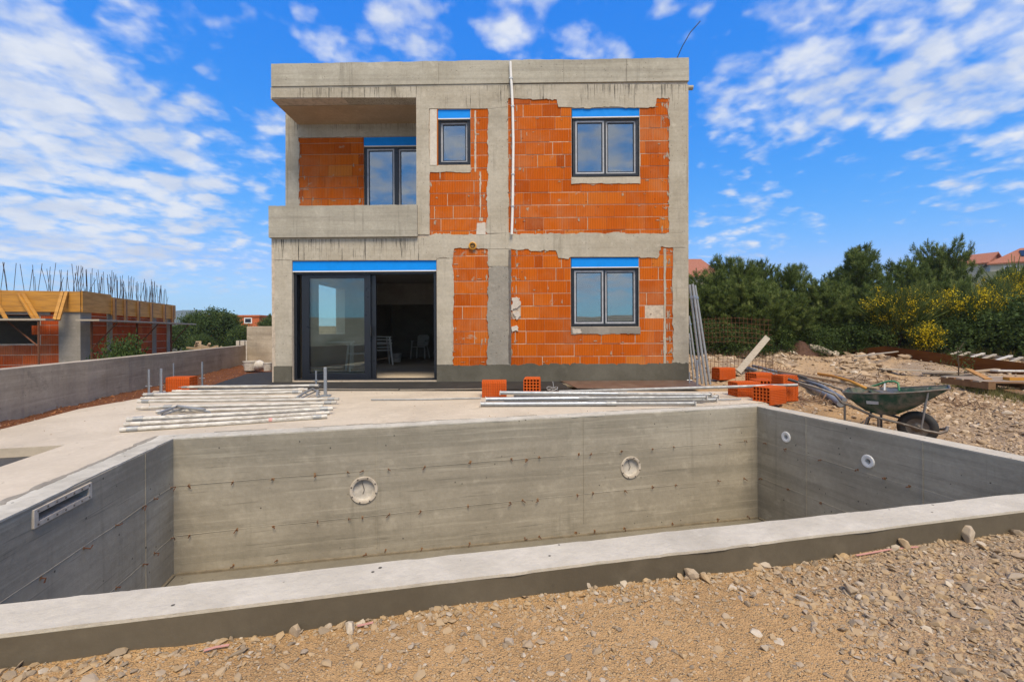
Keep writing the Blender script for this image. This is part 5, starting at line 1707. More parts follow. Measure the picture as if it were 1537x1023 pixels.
# tiled houses on the rise, right
c1x = yb(1456, 400, 64).x
simple_house('tiled_house', 'pale house with a tiled roof and blank gable behind the pines', c1x - 1.7, c1x + 1.7, 64, 70, 4, yb(1456, 397, 64).z, yb(1475, 383, 65.5).z, 'pale_plaster', 'roof_tile', True, rotz=R(-62))
c2x = yb(1583, 391, 56).x
zw, zr = yb(1540, 390, 56).z, yb(1535, 374, 60).z
h2 = simple_house('tiled_house', 'pale house with solar panels on its tiled roof at the right edge', c2x - 5.5, c2x + 5.5, 56, 63, 4, zw, zr, 'pale_plaster', 'roof_tile', True, hip=3.5,
                  windows=[(c2x - 4.2, c2x - 3.2, zw - 1.9, zw - .5), (c2x - 1.2, c2x - .2, zw - 1.9, zw - .5)], rotz=R(-40))
hm = h2.location
so = MB()
sl = (zr - zw + .12) / 3.85
for k in range(3):
    xa = -2.6 + k * 1.45
    ya, yc = .9, 2.5
    za, zc_ = zw - hm.z + .13 + sl * (ya + .35), zw - hm.z + .13 + sl * (yc + .35)
    so.add([(xa, ya, za), (xa + 1.4, ya, za), (xa + 1.4, yc, zc_), (xa, yc, zc_), (xa, ya, za + .08), (xa + 1.4, ya, za + .08), (xa + 1.4, yc, zc_ + .08), (xa, yc, zc_ + .08)],
           [(0, 1, 2, 3), (7, 6, 5, 4), (0, 4, 5, 1), (1, 5, 6, 2), (2, 6, 7, 3), (3, 7, 4, 0)])
so.build('solar_panel', M['solar'], h2, merge=False)
p0, p1 = yb(1005, 407, 46), yb(1078, 407, 46)
simple_house('tiled_house', 'house of which only a red tiled roof shows behind the pines beside the new house', p0.x, p1.x, 46, 56, 1, p0.z - .5, yb(1040, 391, 51).z, 'pale_plaster', 'roof_tile', True)

# pile of wood and wrapped blocks behind the low wall
wp = thing('wood_pile', 'heap of pale split wood behind the low boundary wall', 'wood pile', (px_x(310, 17), 17, -.55))
b = MB()
for k in range(46):
    u = random.uniform(-.95, .85)
    top = 1.13 * (1 - abs(u + .0) ** 2.2 * .5)
    zz = random.uniform(.05, 1) ** .5 * top
    p = Vector((u * .75, random.uniform(-.4, .3), zz)); d = Vector((random.uniform(-1, 1), random.uniform(-.4, .4), random.uniform(-.35, .35))).normalized() * random.uniform(.16, .3)
    b.bar(p - d, p + d, random.uniform(.05, .1), random.uniform(.04, .08))
wpo = b.build('split_log', M['wood'], wp, merge=False); wpo['kind'] = 'stuff'
x0, x1 = px_x(354, 17), px_x(373.5, 17)
pk = thing('block_pack', 'strapped pack of white building blocks behind the corner of the low wall', 'pallet', ((x0 + x1) / 2, 17, -.5))
b = MB()
for i in range(3):
    for j in range(6):
        xa = -(x1 - x0) / 2 + i * (x1 - x0) / 3
        b.box(xa + .005, xa + (x1 - x0) / 3 - .005, 0, .5, .14 + j * .178, .14 + j * .178 + .17)
b.build('block', M['white_block'], pk, merge=False)['kind'] = 'stuff'
b = MB()
for s_ in (-.1, .1):
    b.box(s_ - .012, s_ + .012, -.008, -.001, .12, 1.2)
b.build('strap', M['black'], pk, merge=False)
MB().plate(-.26, .26, 0, .12, 0, .5, [(-.2, -.05, .02, .09), (.05, .2, .02, .09)], fl).build('pallet', M['wood_grey'], pk)

# ================================================================== CLUTTER ROUND THE HOUSE
hw = WM[house.name]
msh = MB()
mp = [at_z(286, 584), at_z(322, 577), at_z(372, 560.5), V2((-5.6, 12.6)), V2((-5.02, 12.6))] + [V2(hw @ Vector((-.30, 1.1, 0))), V2(hw @ Vector((-.03, 1.1, 0))), V2(hw @ Vector((-.03, -.03, 0))), V2(hw @ Vector((5.75, -.03, 0))), V2(at_z(858, 583)), V2(at_z(700, 584.5)), V2(at_z(500, 586.0))]
msh.prism(rag([tuple(p)[:2] for p in mp], .012, .12, (5, 6, 7), 9), xy, -.03, .003)
tagit(msh.build('membrane_sheet', M['membrane']), 'black bitumen membrane laid on the ground along the foot of the house', 'membrane')
pb_ = MB().prism([tuple(at_z(*q)[:2]) for q in ((842, 572.5), (1038, 571.5), (1062, 584), (866, 583.2))], xy, .004, .016)
tagit(pb_.build('plywood_sheet', M['plyboard'], bevel=.002), 'brown film faced plywood sheet lying along the house foot under the right window', 'sheet')
for i, (a_, b_, lb) in enumerate((((470, 583.6), (598, 584.2), 'pale thin strip lying on the membrane edge before the sliding door'), ((600, 584.6), (736, 583.4), 'pale thin strip on the membrane edge between the door and the two orange blocks'))):
    p, q = at_z(*a_, .01), at_z(*b_, .01)
    tagit(MB().bar(p, q, .03, .012).build('batten', M['wood_grey']), lb, 'batten', 'pale strips on the membrane edge')

# buckets and sack by the house corner
def bucket(px, py, rpx, hpx, label, mat='white_dirty'):
    q = at_z(px, py, -.01)
    t_ = thing('bucket', label, 'bucket', q)
    k = q.y / F
    r_, h_ = rpx * k, hpx * k
    b = MB()
    lathe(b, (0, 0, 0), (0, 0, 1), [(.0001, .0), (r_ * .82, 0), (r_ * .98, h_ * .9), (r_ * 1.04, h_ * .9), (r_ * 1.04, h_), (r_ * .95, h_), (r_ * .8, .02), (.0001, .02)], 20)
    b.build('tub', M[mat], t_, smooth=True)
    MB().tube([(r_ * 1.03 * math.cos(a_), r_ * 1.03 * math.sin(a_) * .25 - r_ * .6, h_ * .72 - .25 * h_ * math.sin(a_)) for a_ in np.linspace(0, 3.14, 10)], .006, 5).build('handle', M['galv'], t_)
    return t_
bucket(376, 555.5, 10, 14, 'white tub standing on red soil left of the white sack')
bucket(402, 556, 6.5, 12, 'narrow white bucket beside the left corner column of the house')
q = at_z(390, 555, 0)
bs = MB()
vv = []
tv, tf = rock_template(60, 1.0, 77)
so = np_mesh('sack', tv * np.array([.19, .16, .20]) + [0, 0, .12], tf, M['white_dirty'], np.zeros(len(tf)), smooth=True)
so.location = q
sm_ = so.modifiers.new('sub', 'SUBSURF'); sm_.levels = 1; sm_.render_levels = 1
tagit(so, 'crumpled white sack between the white tub and the narrow bucket', 'sack')
p, q = at_z(409.5, 571, 0), at_y(409.5, 532, at_z(409.5, 571, 0).y)
tagit(MB().tube([p, q], .009, 6).build('iron_rod', M['rebar']), 'thin dark iron rod standing upright by the left corner column', 'rod')

# loose hollow clay blocks
def hollow_block(L=.375, W_=.25, H=.238):
    """perforations run along x; returns body with the cells left open"""
    b = MB()
    nx, nz = 5, 5
    hs = []
    wx, wz = W_ / nx, H / nz
    for i in range(nx):
        for j in range(nz):
            hs.append((-W_ / 2 + i * wx + .008, -W_ / 2 + (i + 1) * wx - .008, j * wz + .007, (j + 1) * wz - .007))
    b.plate(-W_ / 2, W_ / 2, 0, H, -L / 2, L / 2, hs, lambda a_, c_, d_: (d_, a_, c_), rnd=.5)
    for k in range(9):                                   # keyed ribs on the long faces
        z_ = .015 + k * (H - .03) / 9
        for s_ in (-1, 1):
            b.box(-L / 2 + .002, L / 2 - .002, s_ * (W_ / 2 + .0035) - .003, s_ * (W_ / 2 + .0035) + .003, z_, z_ + .014, rnd=.5)
        y_ = -W_ / 2 + .012 + k * (W_ - .03) / 9
        b.box(-L / 2 + .002, L / 2 - .002, y_, y_ + .014, H + .0005, H + .006, rnd=.5)
    return b
hb_mesh = None
def loose_block(px, py, z, rz, label, stand=False, tilt=0.0):
    global hb_mesh
    q = at_z(px, py, z)
    t_ = thing('hollow_block', label, 'clay block', q, rz, 'loose orange hollow clay blocks')
    if hb_mesh is None:
        o = hollow_block().build('block_body', M['brick_loose'], t_, merge=False)
        hb_mesh = o.data
    else:
        o = bpy.data.objects.new('block_body', hb_mesh); COL.objects.link(o); o.parent = t_
    if stand:
        o.rotation_euler = (0, R(-90), 0); o.location = (.119, 0, .1875)
    t_.rotation_euler = (tilt, 0, rz)
    return t_
loose_block(742, 594, 0, R(2), 'orange block at the left end of the steel props, long side to the front')
loose_block(799, 589, 0, R(84), 'orange block on the terrace showing its open cells to the front')
loose_block(273, 586, 0.0, R(8), 'orange block lying behind the pale tube pile among the upright posts')
loose_block(1086, 569, -.02, R(12), 'single orange block by the foot of the leaning poles')
loose_block(1117, 596, -.03, R(6), 'orange block at the left of the block heap beyond the terrace corner')
loose_block(1143, 592, -.03, R(78), 'orange block with open cells between the front and left blocks of the heap')
loose_block(1155, 605, -.04, R(28), 'orange block at the very front of the block heap', False)
loose_block(1178, 600, -.05, R(100), 'orange block standing on end at the right of the block heap', True)
loose_block(1139, 579, -.02, R(18), 'orange block lying on the ground just behind the block heap')

# pale scaffold tubes
def cpx(cx, cy): return 170 + cx / 3.941, 520 + cy / 3.941
ords = ['first', 'second', 'third', 'fourth', 'fifth', 'sixth', 'seventh', 'eighth', 'ninth', 'tenth', 'eleventh', 'twelfth', 'thirteenth', 'fourteenth']
tubes = [(40, 492, 1265, 412, 0), (65, 460, 1280, 390, 0), (80, 435, 1300, 365, 1), (255, 385, 1240, 352, 0), (270, 362, 1320, 330, 1), (140, 362, 1040, 338, 0), (145, 328, 1335, 309, 1), (165, 306, 1100, 296, 0), (180, 288, 1120, 268, 1), (350, 264, 1150, 252, 0), (385, 243, 1215, 230, 1)]
for i, (a_, b_, c_, d_, lv) in enumerate(tubes):
    z_ = .022 + lv * .042 + (.0 if i < 3 else .01)
    p, q = at_z(*cpx(a_, b_ - (0 if lv == 0 else 4)), z_), at_z(*cpx(c_, d_), z_)
    t_ = thing('scaffold_tube', f'{ords[i]} pale scaffold tube counted from the pool edge in the pile on the terrace', 'tube', (p + q) / 2, 0, 'pale scaffold tubes piled on the terrace')
    b = MB()
    d = (q - p)
    rr_ = .021 if i not in (0, 2, 8, 10) else .0245
    b.tube([p, p + d * .33 + Vector((0, 0, -.003)), p + d * .66 + Vector((0, 0, -.004)), q], rr_, 12)
    b.build('pole', M['pale_tube'], t_, smooth=True, world=True)
    for e_, s_ in ((p, 1), (q, -1)):
        MB().tube([e_ + d.normalized() * s_ * .06, e_ + d.normalized() * s_ * .15], rr_ + .004, 12).build('end_sleeve', M['white_dirty'] if i % 2 else M['galv_dull'], t_, smooth=True, world=True)
    if i == 0:
        f = .69
        MB().tube([p + d * f, p + d * (f + .018)], rr_ + .002, 12).build('red_mark', M['pink'], t_, world=True)
for i, (pts, lb) in enumerate((([(1090, 300), (1125, 275), (1180, 250), (1210, 262), (1205, 290)], 'bent grey scaffold bracket lying at the right end of the pale tube pile'), ([(270, 392), (330, 372), (380, 352), (470, 366), (540, 372)], 'bent grey scaffold bracket near the left end of the pale tube pile'))):
    q = [at_z(*cpx(*p), .10) for p in pts]
    b = MB().tube(q, .018, 8).tube([q[0] + Vector((0, 0.05, -.03)), q[2] + Vector((.05, .08, -.03)), q[4] + Vector((.02, .06, -.04))], .014, 8)
    b.bar(q[1], q[1] + Vector((.03, .09, -.03)), .02, .012).bar(q[3], q[3] + Vector((.0, .08, -.03)), .02, .012)
    tagit(b.build('scaffold_bracket', M['galv_dull'], merge=False), lb, 'bracket', 'bent brackets in the tube pile')

def jack(px, py0, py1, label, r_=.019, plate=True, z=0.0, mat='galv'):
    p = at_z(px, py1, z)
    h_ = at_y(px, py0, p.y).z - z
    t_ = thing('jack_post', label, 'jack post', p, random.uniform(-.3, .3), 'upright jack posts')
    MB().tube([(0, 0, .006), (0, 0, h_)], r_, 10).build('tube', M[mat], t_, smooth=True)
    if plate:
        MB().box(-.07, .07, -.07, .07, 0, .006).build('base_plate', M[mat], t_, bevel=.002)
    MB().tube([(-.05, 0, h_ * .32), (.05, 0, h_ * .32)], .008, 6).build('nut_handle', M[mat], t_)
    return t_
jack(223.5, 554, 591, 'upright grey jack post, leftmost of four behind the pale tubes')
jack(242, 553, 589, 'thicker upright grey jack post beside the orange block behind the tubes', .024)
jack(260.5, 545, 578, 'upright grey jack post standing in the red soil edge', .016)
jack(303.5, 543, 579, 'tall upright grey jack post on the black membrane', .019)
jack(474.5, 556, 578, 'short upright grey post left of the flat upright post by the door', .017)
p = at_z(488.5, 594, 0)
t_ = thing('jack_post', 'flat sided upright grey post at the right end of the pale tubes', 'jack post', p, .2, 'upright jack posts')
h_ = at_y(488.5, 551, p.y).z
MB().box(-.022, .022, -.022, .022, .008, h_).build('post', M['galv'], t_, bevel=.003)
MB().box(-.08, .08, -.08, .08, 0, .008).build('base_plate', M['galv'], t_, bevel=.002)
jack(1046.5, 540, 579, 'taller of two upright jacks by the foot of the leaning poles', .022)
jack(1035, 558, 576, 'shorter of two upright jacks by the foot of the leaning poles', .014)

# steel props
def prop(p, q, label, r_=.030, split=.55, plates=True):
    t_ = thing('steel_prop', label, 'steel prop', (p + q) / 2, 0, 'steel props piled on the terrace')
    d = q - p
    m_ = p + d * split
    MB().tube([p, m_], r_, 14).build('outer_tube', M['galv'], t_, smooth=True, world=True)
    MB().tube([m_, q], r_ * .8, 14).build('inner_tube', M['galv_dull'], t_, smooth=True, world=True)
    MB().tube([m_ - d.normalized() * .09, m_ + d.normalized() * .04], r_ * 1.18, 12).build('collar', M['galv_dull'], t_, smooth=True, world=True)
    if plates:
        for e_ in (p, q):
            dn = d.normalized()
            sd = dn.cross(Vector((0, 0, 1))).normalized()
            MB().bar(e_ - dn * .004, e_ + dn * .004, .11, .06).build('end_plate', M['white_dirty'], t_, world=True)
    return t_
def kpx(cx, cy): return 680 + cx / 3.27, 550 + cy / 3.27
P_ = [((135, 184), (1185, 180), .032, 'steel prop at the very front of the grey pile, with white end plates', .62), ((250, 168), (1290, 162), .036, 'second steel prop from the front of the grey pile', .5), ((160, 160), (1240, 150), .085, 'steel prop lying on top of the front two in the grey pile', .45),
      ((300, 140), (1300, 148), .033, 'steel prop behind the top one in the grey pile', .55), ((232, 128), (1265, 138), .08, 'rearmost steel prop of the grey pile, next to the orange blocks', .6)]
for a_, b_, z_, lb, sp in P_:
    prop(at_z(*kpx(*a_), z_), at_z(*kpx(*b_), z_), lb, .029, sp)
def rod(name, pts, r_, mat, label, cat, group=None, n=10):
    return tagit(MB().tube(pts, r_, n).build(name, M[mat], smooth=True), label, cat, group)
p, q = at_z(839, 587.5, .03), at_y(1197, 577.5, at_z(1160, 600, 0).y + .1)
rod('long_tube', [p, p + (q - p) * .5, q], .022, 'galv_dull', 'long thin grey tube lying from the plywood sheet onto the orange block heap', 'tube')
rod('steel_rod', [at_z(557, 599.5, .012), at_z(640, 599, .012), at_z(722, 597, .014)], .011, 'galv_dull', 'thin grey rod lying on the terrace left of the steel prop pile', 'rod')
rod('steel_rod', [at_z(1040, 601, .02), at_z(1112, 598.5, .02)], .012, 'galv_dull', 'short rod with a rusty tip sticking out at the right of the prop pile', 'rod')
q = at_z(829, 588, .0)
rod('wire_coil', [q + Vector((.09 * math.cos(a_), .06 * math.sin(a_), .03 + .05 * math.sin(a_ * .7) ** 2)) for a_ in np.linspace(0, 9, 30)], .006, 'galv_dull', 'small tangled coil of grey wire beside the block with open cells', 'wire', n=6)
rod('wire_tie', [q + Vector((0, 0, .0)), q + Vector((.02, 0, .1)), q + Vector((.01, 0.02, .17))], .006, 'galv_dull', 'short upright end of grey wire beside the small coil', 'wire', n=6)

# poles leaning on the right side of the house
for i, (tx, ty, bx_, by, lb, r_) in enumerate(((1035, 427, 1054, 576, 'leftmost long grey pole leaning on the right side of the house', .022), (1039.5, 426, 1060, 578, 'middle long grey pole leaning on the right side of the house', .022), (1043, 428, 1066, 577, 'rightmost long grey pole leaning on the right side of the house', .022),
                                            (1034, 474, 1047, 572, 'shorter grey pole leaning on the house corner in front of the long poles', .02), (1034, 500, 1041, 570, 'shortest grey pole leaning on the house corner', .018))):
    p = at_z(bx_, by, -.02)
    q = at_y(tx, ty, p.y + .06)
    t_ = thing('leaning_pole', lb, 'pole', p, 0, 'poles leaning on the house')
    MB().tube([p, q], r_, 10).build('tube', M['galv_dull'], t_, smooth=True, world=True)
    d = (q - p)
    MB().tube([p + d * .86, p + d * .885], r_ + .01, 10).build('coupler', M['galv'], t_, world=True)

# rusty mesh panels and the leaning plank
def mesh_panel(pts, h_, label, sag=0.0, step=.10):
    t_ = thing('mesh_panel', label, 'wire mesh', pts[0], 0, 'rusty reinforcing mesh panels')
    L = sum((pts[i + 1] - pts[i]).length for i in range(len(pts) - 1))
    def along(s):
        for i in range(len(pts) - 1):
            l_ = (pts[i + 1] - pts[i]).length
            if s <= l_ or i == len(pts) - 2:
                return pts[i] + (pts[i + 1] - pts[i]) * (s / l_)
            s -= l_
    b = MB()
    n_ = int(L / step)
    for k in range(n_ + 1):
        p = along(min(L, k * step))
        b.tube([p + Vector((0, 0, random.uniform(-.05, .03))), p + Vector((sag * h_ * .3, sag * h_, h_ * random.uniform(.97, 1.05)))], .0045, 4)
    k = 0
    while k * step * 1.3 < h_:
        z_ = k * step * 1.3 + .03
        b.tube([along(L * i / 8) + Vector((sag * z_ * .3, sag * z_, z_ + .01 * math.sin(i * 2.1 + k))) for i in range(9)], .0045, 4)
        k += 1
    b.build('wire_grid', M['rust'], t_, world=True, merge=False)
    return t_
g0 = lambda px, Y, dz_=0: Vector((px_x(px, Y), Y, gz(px_x(px, Y), Y) + dz_))
mesh_panel([g0(1052, 13.0, .45), g0(1100, 12.6, .45), g0(1159, 12.2, .45)], .72, 'tall rusty mesh panel standing behind the leaning plank', .1)
mesh_panel([g0(1060, 10.6), g0(1090, 10.2), g0(1130, 10.4), g0(1160, 9.8)], .5, 'low bent rusty mesh panel in front of the stones', -.15)
mesh_panel([g0(1140, 9.4), g0(1165, 9.0), g0(1186, 9.2)], .22, 'crushed scrap of rusty mesh behind the orange block heap', .6)
p, q = at_y(1108, 558, 9.6), at_y(1152, 506, 10.3)
tagit(MB().bar(p, q, .13, .035, up=(-.3, -1, .2)).build('plank', M['wood_grey'], bevel=.004), 'broad pale plank leaning up to the right over the rusty mesh', 'plank')

# conduit and poles that run toward the wheelbarrow
zc = .0
rod('conduit', gnd_pts([(1118, 552), (1150, 560), (1185, 570), (1215, 580), (1240, 592), (1262, 606)], .05), .045, 'pipe_grey', 'thick grey conduit pipe running from the mesh toward the wheelbarrow', 'pipe')
rod('conduit', gnd_pts([(1130, 549), (1170, 559), (1205, 568), (1235, 580), (1268, 600)], .10), .03, 'pipe_grey', 'thinner grey conduit pipe lying along the thick one', 'pipe')
rod('black_hose', gnd_pts([(1160, 563), (1200, 572), (1226, 578), (1246, 588), (1268, 598)], .10), .014, 'black', 'thin black hose lying on the grey conduit pipes', 'hose')
rod('black_hose', gnd_pts([(1253, 564), (1266, 567), (1280, 572), (1292, 580)], .05), .024, 'black', 'black hose end curving behind the wheelbarrow tools', 'hose')

# wheelbarrow
YW = 5.0
BSIDE = Vector((.67, .74, 0))
wbp = lambda px, py, off=0.0: at_y(px, py, 5.42 - .0041 * (px - 1268)) + BSIDE * off
zg = gz(wbp(1377, 641).x, wbp(1377, 641).y)
wb = thing('wheelbarrow', 'green metal wheelbarrow with tools in its tub, parked behind the pool wall', 'wheelbarrow', Vector((wbp(1345, 619).x, wbp(1345, 619).y, zg)))
tub = MB()
rim = [(1269, 585), (1300, 586), (1340, 586), (1385, 583.5), (1425, 581)]
bot = [(1288, 604), (1302, 612.5), (1322, 618.5), (1345, 619), (1372, 610)]
hwid = [(.27, .17), (.31, .20), (.32, .21), (.28, .19), (.20, .14)]
th_ = .006
def tubshell(grow):
    vs = []
    for (r0, b0, (wr_, wb_)) in zip(rim, bot, hwid):
        for s_ in (-1, 1):
            pr_ = wbp(*r0, s_ * (wr_ - grow)); pb_ = wbp(*b0, s_ * (wb_ - grow)) + Vector((0, 0, grow))
            vs += [pr_, pr_.lerp(pb_, .5) + BSIDE * (s_ * .015), pb_]
    return vs
o_, i_ = tubshell(0), tubshell(th_)
n5 = len(rim)
fs2 = []
def ix(k, side, lvl, inner): return (30 if inner else 0) + k * 6 + side * 3 + lvl
for inner in (0, 1):
    for k in range(n5 - 1):
        for side in (0, 1):
            for lvl in (0, 1):
                fs2.append((ix(k, side, lvl, inner), ix(k + 1, side, lvl, inner), ix(k + 1, side, lvl + 1, inner), ix(k, side, lvl + 1, inner)))
        fs2.append((ix(k, 0, 2, inner), ix(k + 1, 0, 2, inner), ix(k + 1, 1, 2, inner), ix(k, 1, 2, inner)))
    for k in (0, n5 - 1):
        for lvl in (0, 1):
            fs2.append((ix(k, 0, lvl, inner), ix(k, 1, lvl, inner), ix(k, 1, lvl + 1, inner), ix(k, 0, lvl + 1, inner)))
for k in range(n5 - 1):
    for side in (0, 1):
        fs2.append((ix(k, side, 0, 0), ix(k + 1, side, 0, 0), ix(k + 1, side, 0, 1), ix(k, side, 0, 1)))
for k in (0, n5 - 1):
    fs2.append((ix(k, 0, 0, 0), ix(k, 1, 0, 0), ix(k, 1, 0, 1), ix(k, 0, 0, 1)))
tub.add(o_ + i_, fs2)
tubo = tub.build('tub', M['green_tub'], wb, smooth=True, world=True)
ring = [wbp(*r0, -(w0[0])) for r0, w0 in zip(rim, hwid)] + [wbp(*r0, w0[0]) for r0, w0 in reversed(list(zip(rim, hwid)))]
MB().tube(ring, .009, 6, closed=True).build('rim', M['barrow_steel'], tubo, smooth=True, world=True)
stk = MB().bar(wbp(1304, 599, -.292), wbp(1321.5, 600, -.296), .004, .034, up=(-.17, -.2, 1))
stk.build('sticker', M['film'], tubo, world=True)
for s_, nm in ((-1, 'near'), (1, 'far')):
    o = .23 * s_
    pts = [wbp(1190, 566, o * 1.25), wbp(1240, 581, o * 1.2), wbp(1258, 588, o * 1.2), wbp(1268, 600, o * 1.15), wbp(1283, 606, o), wbp(1318, 622, o * .95), wbp(1352, 631, o * .8), wbp(1390, 643, o * .62), wbp(1410, 647, o * .55), wbp(1420, 645, o * .3), wbp(1422, 641, 0)]
    MB().tube(pts, .014, 8).build('frame_tube', M['barrow_steel'], wb, smooth=True, world=True)
    MB().tube([pts[0], pts[0].lerp(pts[1], .3)], .018, 8).build('grip', M['black'], wb, smooth=True, world=True)
    base = wbp(1321, 640, o * .95); base.z = zg
    b2 = wbp(1294, 640, o * .95); b2.z = zg
    MB().tube([b2, wbp(1305, 622.5, o * .95), wbp(1314, 621, o * .95)], .012, 8).tube([wbp(1320.5, 622, o * .95), base], .012, 8).tube([b2 + Vector((0, 0, .014)), base + Vector((0, 0, .014))], .010, 6).build('leg', M['barrow_steel'], wb, smooth=True, world=True, merge=False)
    MB().tube([wbp(1393, 585, o * 1.08), wbp(1383, 639, o * .68)], .008, 6).build('strut', M['galv_dull'], wb, smooth=True, world=True)
hx_ = wbp(1272, 604, -.25); hz = Vector((hx_.x, hx_.y, zg))
MB().tube([hx_, hz], .012, 8).build('stand', M['barrow_steel'], wb, smooth=True, world=True)
wc = wbp(1377, 641); rw = wc.z - zg
ax = -BSIDE.normalized()
b = MB()
lathe(b, wc, ax, [(rw * .56, -.035), (rw * .72, -.050), (rw * .90, -.045), (rw * 1.0, -.018), (rw * 1.0, .018), (rw * .90, .045), (rw * .72, .050), (rw * .56, .035), (rw * .56, -.035)], 36)
wheel = b.build('wheel', M['rubber'], wb, smooth=True, world=True)
b = MB()
lathe(b, wc, ax, [(.0001, .03), (rw * .12, .045), (rw * .3, .02), (rw * .5, .026), (rw * .6, .038), (rw * .6, .033), (.0001, .01)], 28)
b.build('rim', M['barrow_steel'], wheel, smooth=True, world=True)
MB().tube([wc - BSIDE * .13, wc + BSIDE * .13], .011, 8).build('axle', M['barrow_steel'], wheel, smooth=True, world=True)
# tools in the tub
sh_t = thing('shovel', 'shovel with a long pale wooden handle resting in the wheelbarrow', 'shovel', wbp(1310, 584))
MB().tube([at_y(1168, 556, 6.7), at_y(1243, 569.5, 5.9), wbp(1318, 584, .02)], .020, 8).build('handle', M['wood'], sh_t, smooth=True, world=True)
bl = MB().bar(wbp(1318, 585, .02), wbp(1352, 593, -.06), .2, .008)
bl.build('blade', M['barrow_steel'], sh_t, world=True, bevel=.003)
sp_t = thing('pickaxe', 'tool with a yellow wooden handle lying in the wheelbarrow beside the shovel', 'tool', wbp(1300, 582))
MB().tube([at_y(1228, 560.5, 6.3), at_y(1250, 564, 6.0), wbp(1275, 573, .12), wbp(1300, 584, .08)], .018, 8).build('handle', M['wood_yellow'], sp_t, smooth=True, world=True)
MB().tube([wbp(1290, 592, .0), wbp(1302, 588, .08), wbp(1310, 594, .18)], [.008, .018, .008], 8).build('head', M['barrow_steel'], sp_t, smooth=True, world=True)
gs = thing('bow_saw', 'green bow saw lying on the tools in the wheelbarrow', 'saw', wbp(1328, 582))
MB().tube([wbp(1302, 582, .1), wbp(1314, 579, .08), wbp(1326, 574.5, .05), wbp(1333, 572.5, .04), wbp(1342, 572.5, .03), wbp(1348, 575, .02), wbp(1349.5, 586, .0)], .012, 8).build('bow', M['green_tool'], gs, smooth=True, world=True)
MB().bar(wbp(1304, 584, .1), wbp(1349.5, 585, 0), .003, .03).build('blade', M['galv'], gs, world=True)
MB().bar(wbp(1328, 573, .05), wbp(1327.5, 586, .03), .014, .014).build('grip', M['white_pl'], gs, world=True)

# rust brown board, timber rack, planks and pallet on the right
def gpt(px, py, dz_):
    return gnd_pts([(px, py)], dz_)[0]
p, q, r2 = gpt(1236, 531, 0), gpt(1330, 537, 0), gpt(1545, 560, 0)
b = MB()
nb_ = Vector((.5, .8, 0)).normalized() * .05
m_ = r2 - q
for (a_, c_, ha, hc) in ((p, q, .05, .36), (q, q + m_ * .5, .36, .27), (q + m_ * .5, r2, .275, .21)):
    vs_ = [a_ - Vector((0, 0, .1)), c_ - Vector((0, 0, .1)), c_ + Vector((0, 0, hc)), a_ + Vector((0, 0, ha))]
    b.add(vs_ + [v_ + nb_ for v_ in vs_], [(0, 1, 2, 3), (7, 6, 5, 4), (0, 4, 5, 1), (1, 5, 6, 2), (2, 6, 7, 3), (3, 7, 4, 0)])
tagit(b.build('formwork_board', M['rust_board'], merge=False), 'long rust brown formwork board standing on edge across the sandy ground', 'board')
p, q = gpt(1280, 534, .12), gpt(1354, 527, .2)
tagit(MB().bar(p + Vector((0, -.12, .0)), q + Vector((0, -.1, .02)), .05, .03).build('batten', M['wood_grey'], bevel=.003), 'pale batten leaning on the rust brown board', 'batten')
rk = thing('timber_rack', 'ladder like rack of pale battens lying behind the rust brown board', 'rack', at_z(1470, 540, .17), 0)
z_ = .17
A_, B_ = at_z(1405, 533, z_), at_z(1560, 552.5, z_)
off = Vector((.50, .16, .10))
MB().bar(A_, B_, .05, .045).build('rail', M['wood_grey'], rk, world=True)
MB().bar(A_ + off, B_ + off, .05, .045).build('rail', M['wood_grey'], rk, world=True)
for k in range(8):
    f = (k + .3) / 8
    s_ = A_ + (B_ - A_) * f + Vector((0, 0, .042))
    MB().bar(s_ - off * .15, s_ + off * 1.15 + Vector((random.uniform(-.1, .1), 0, 0)), .075, .03).build('slat', M['white_dirty'] if k % 2 else M['wood_grey'], rk, world=True)
for s_ in (A_ + (B_ - A_) * .1, A_ + (B_ - A_) * .9):
    for o_2 in (Vector((0, 0, 0)), off):
        t2 = s_ + o_2
        MB().bar(Vector((t2.x, t2.y, gz(t2.x, t2.y) - .02)), t2 - Vector((0, 0, .024)), .06, .06).build('foot', M['wood_brown'], rk, world=True)
PL = [(1322, 554, 1440, 559, .06, .16, .03, 'wood_grey', 'long grey plank lying on the sand in front of the rust brown board'), (1384, 560, 1470, 563, .04, .14, .03, 'wood_grey', 'short grey plank half under the long grey plank'),
      (1452, 553.5, 1484, 570, .16, .09, .03, 'wood_yellow', 'yellow board lying aslant near the thin sapling'), (1412, 566, 1432, 567, .04, .1, .03, 'wood_yellow', 'short yellow board left of the thin sapling'),
      (1440, 560, 1497, 554, .12, .1, .03, 'wood', 'brown plank crossing under the yellow board'), (1440, 571, 1490, 579, .05, .12, .03, 'wood_brown', 'dark brown plank on the ground right of the sapling'), (1492, 556, 1560, 557, .24, .12, .03, 'white_dirty', 'whitish plank on top of the timber stack at the right edge'), (1515, 586, 1570, 600, .04, .2, .04, 'wood_brown', 'brown board lying in the weeds at the right edge')]
for x0, y0, x1, y1, dz_, w_, h_, mt, lb in PL:
    tagit(MB().bar(gpt(x0, y0, dz_), gpt(x1, y1, dz_), w_, h_).build('plank', M[mt], bevel=.004), lb, 'plank', 'planks scattered on the right')
pc_ = gpt(1536, 586, 0)
pa = thing('pallet_stack', 'stack of timber pallets and boards in the weeds at the right edge', 'pallet', pc_, R(-8))
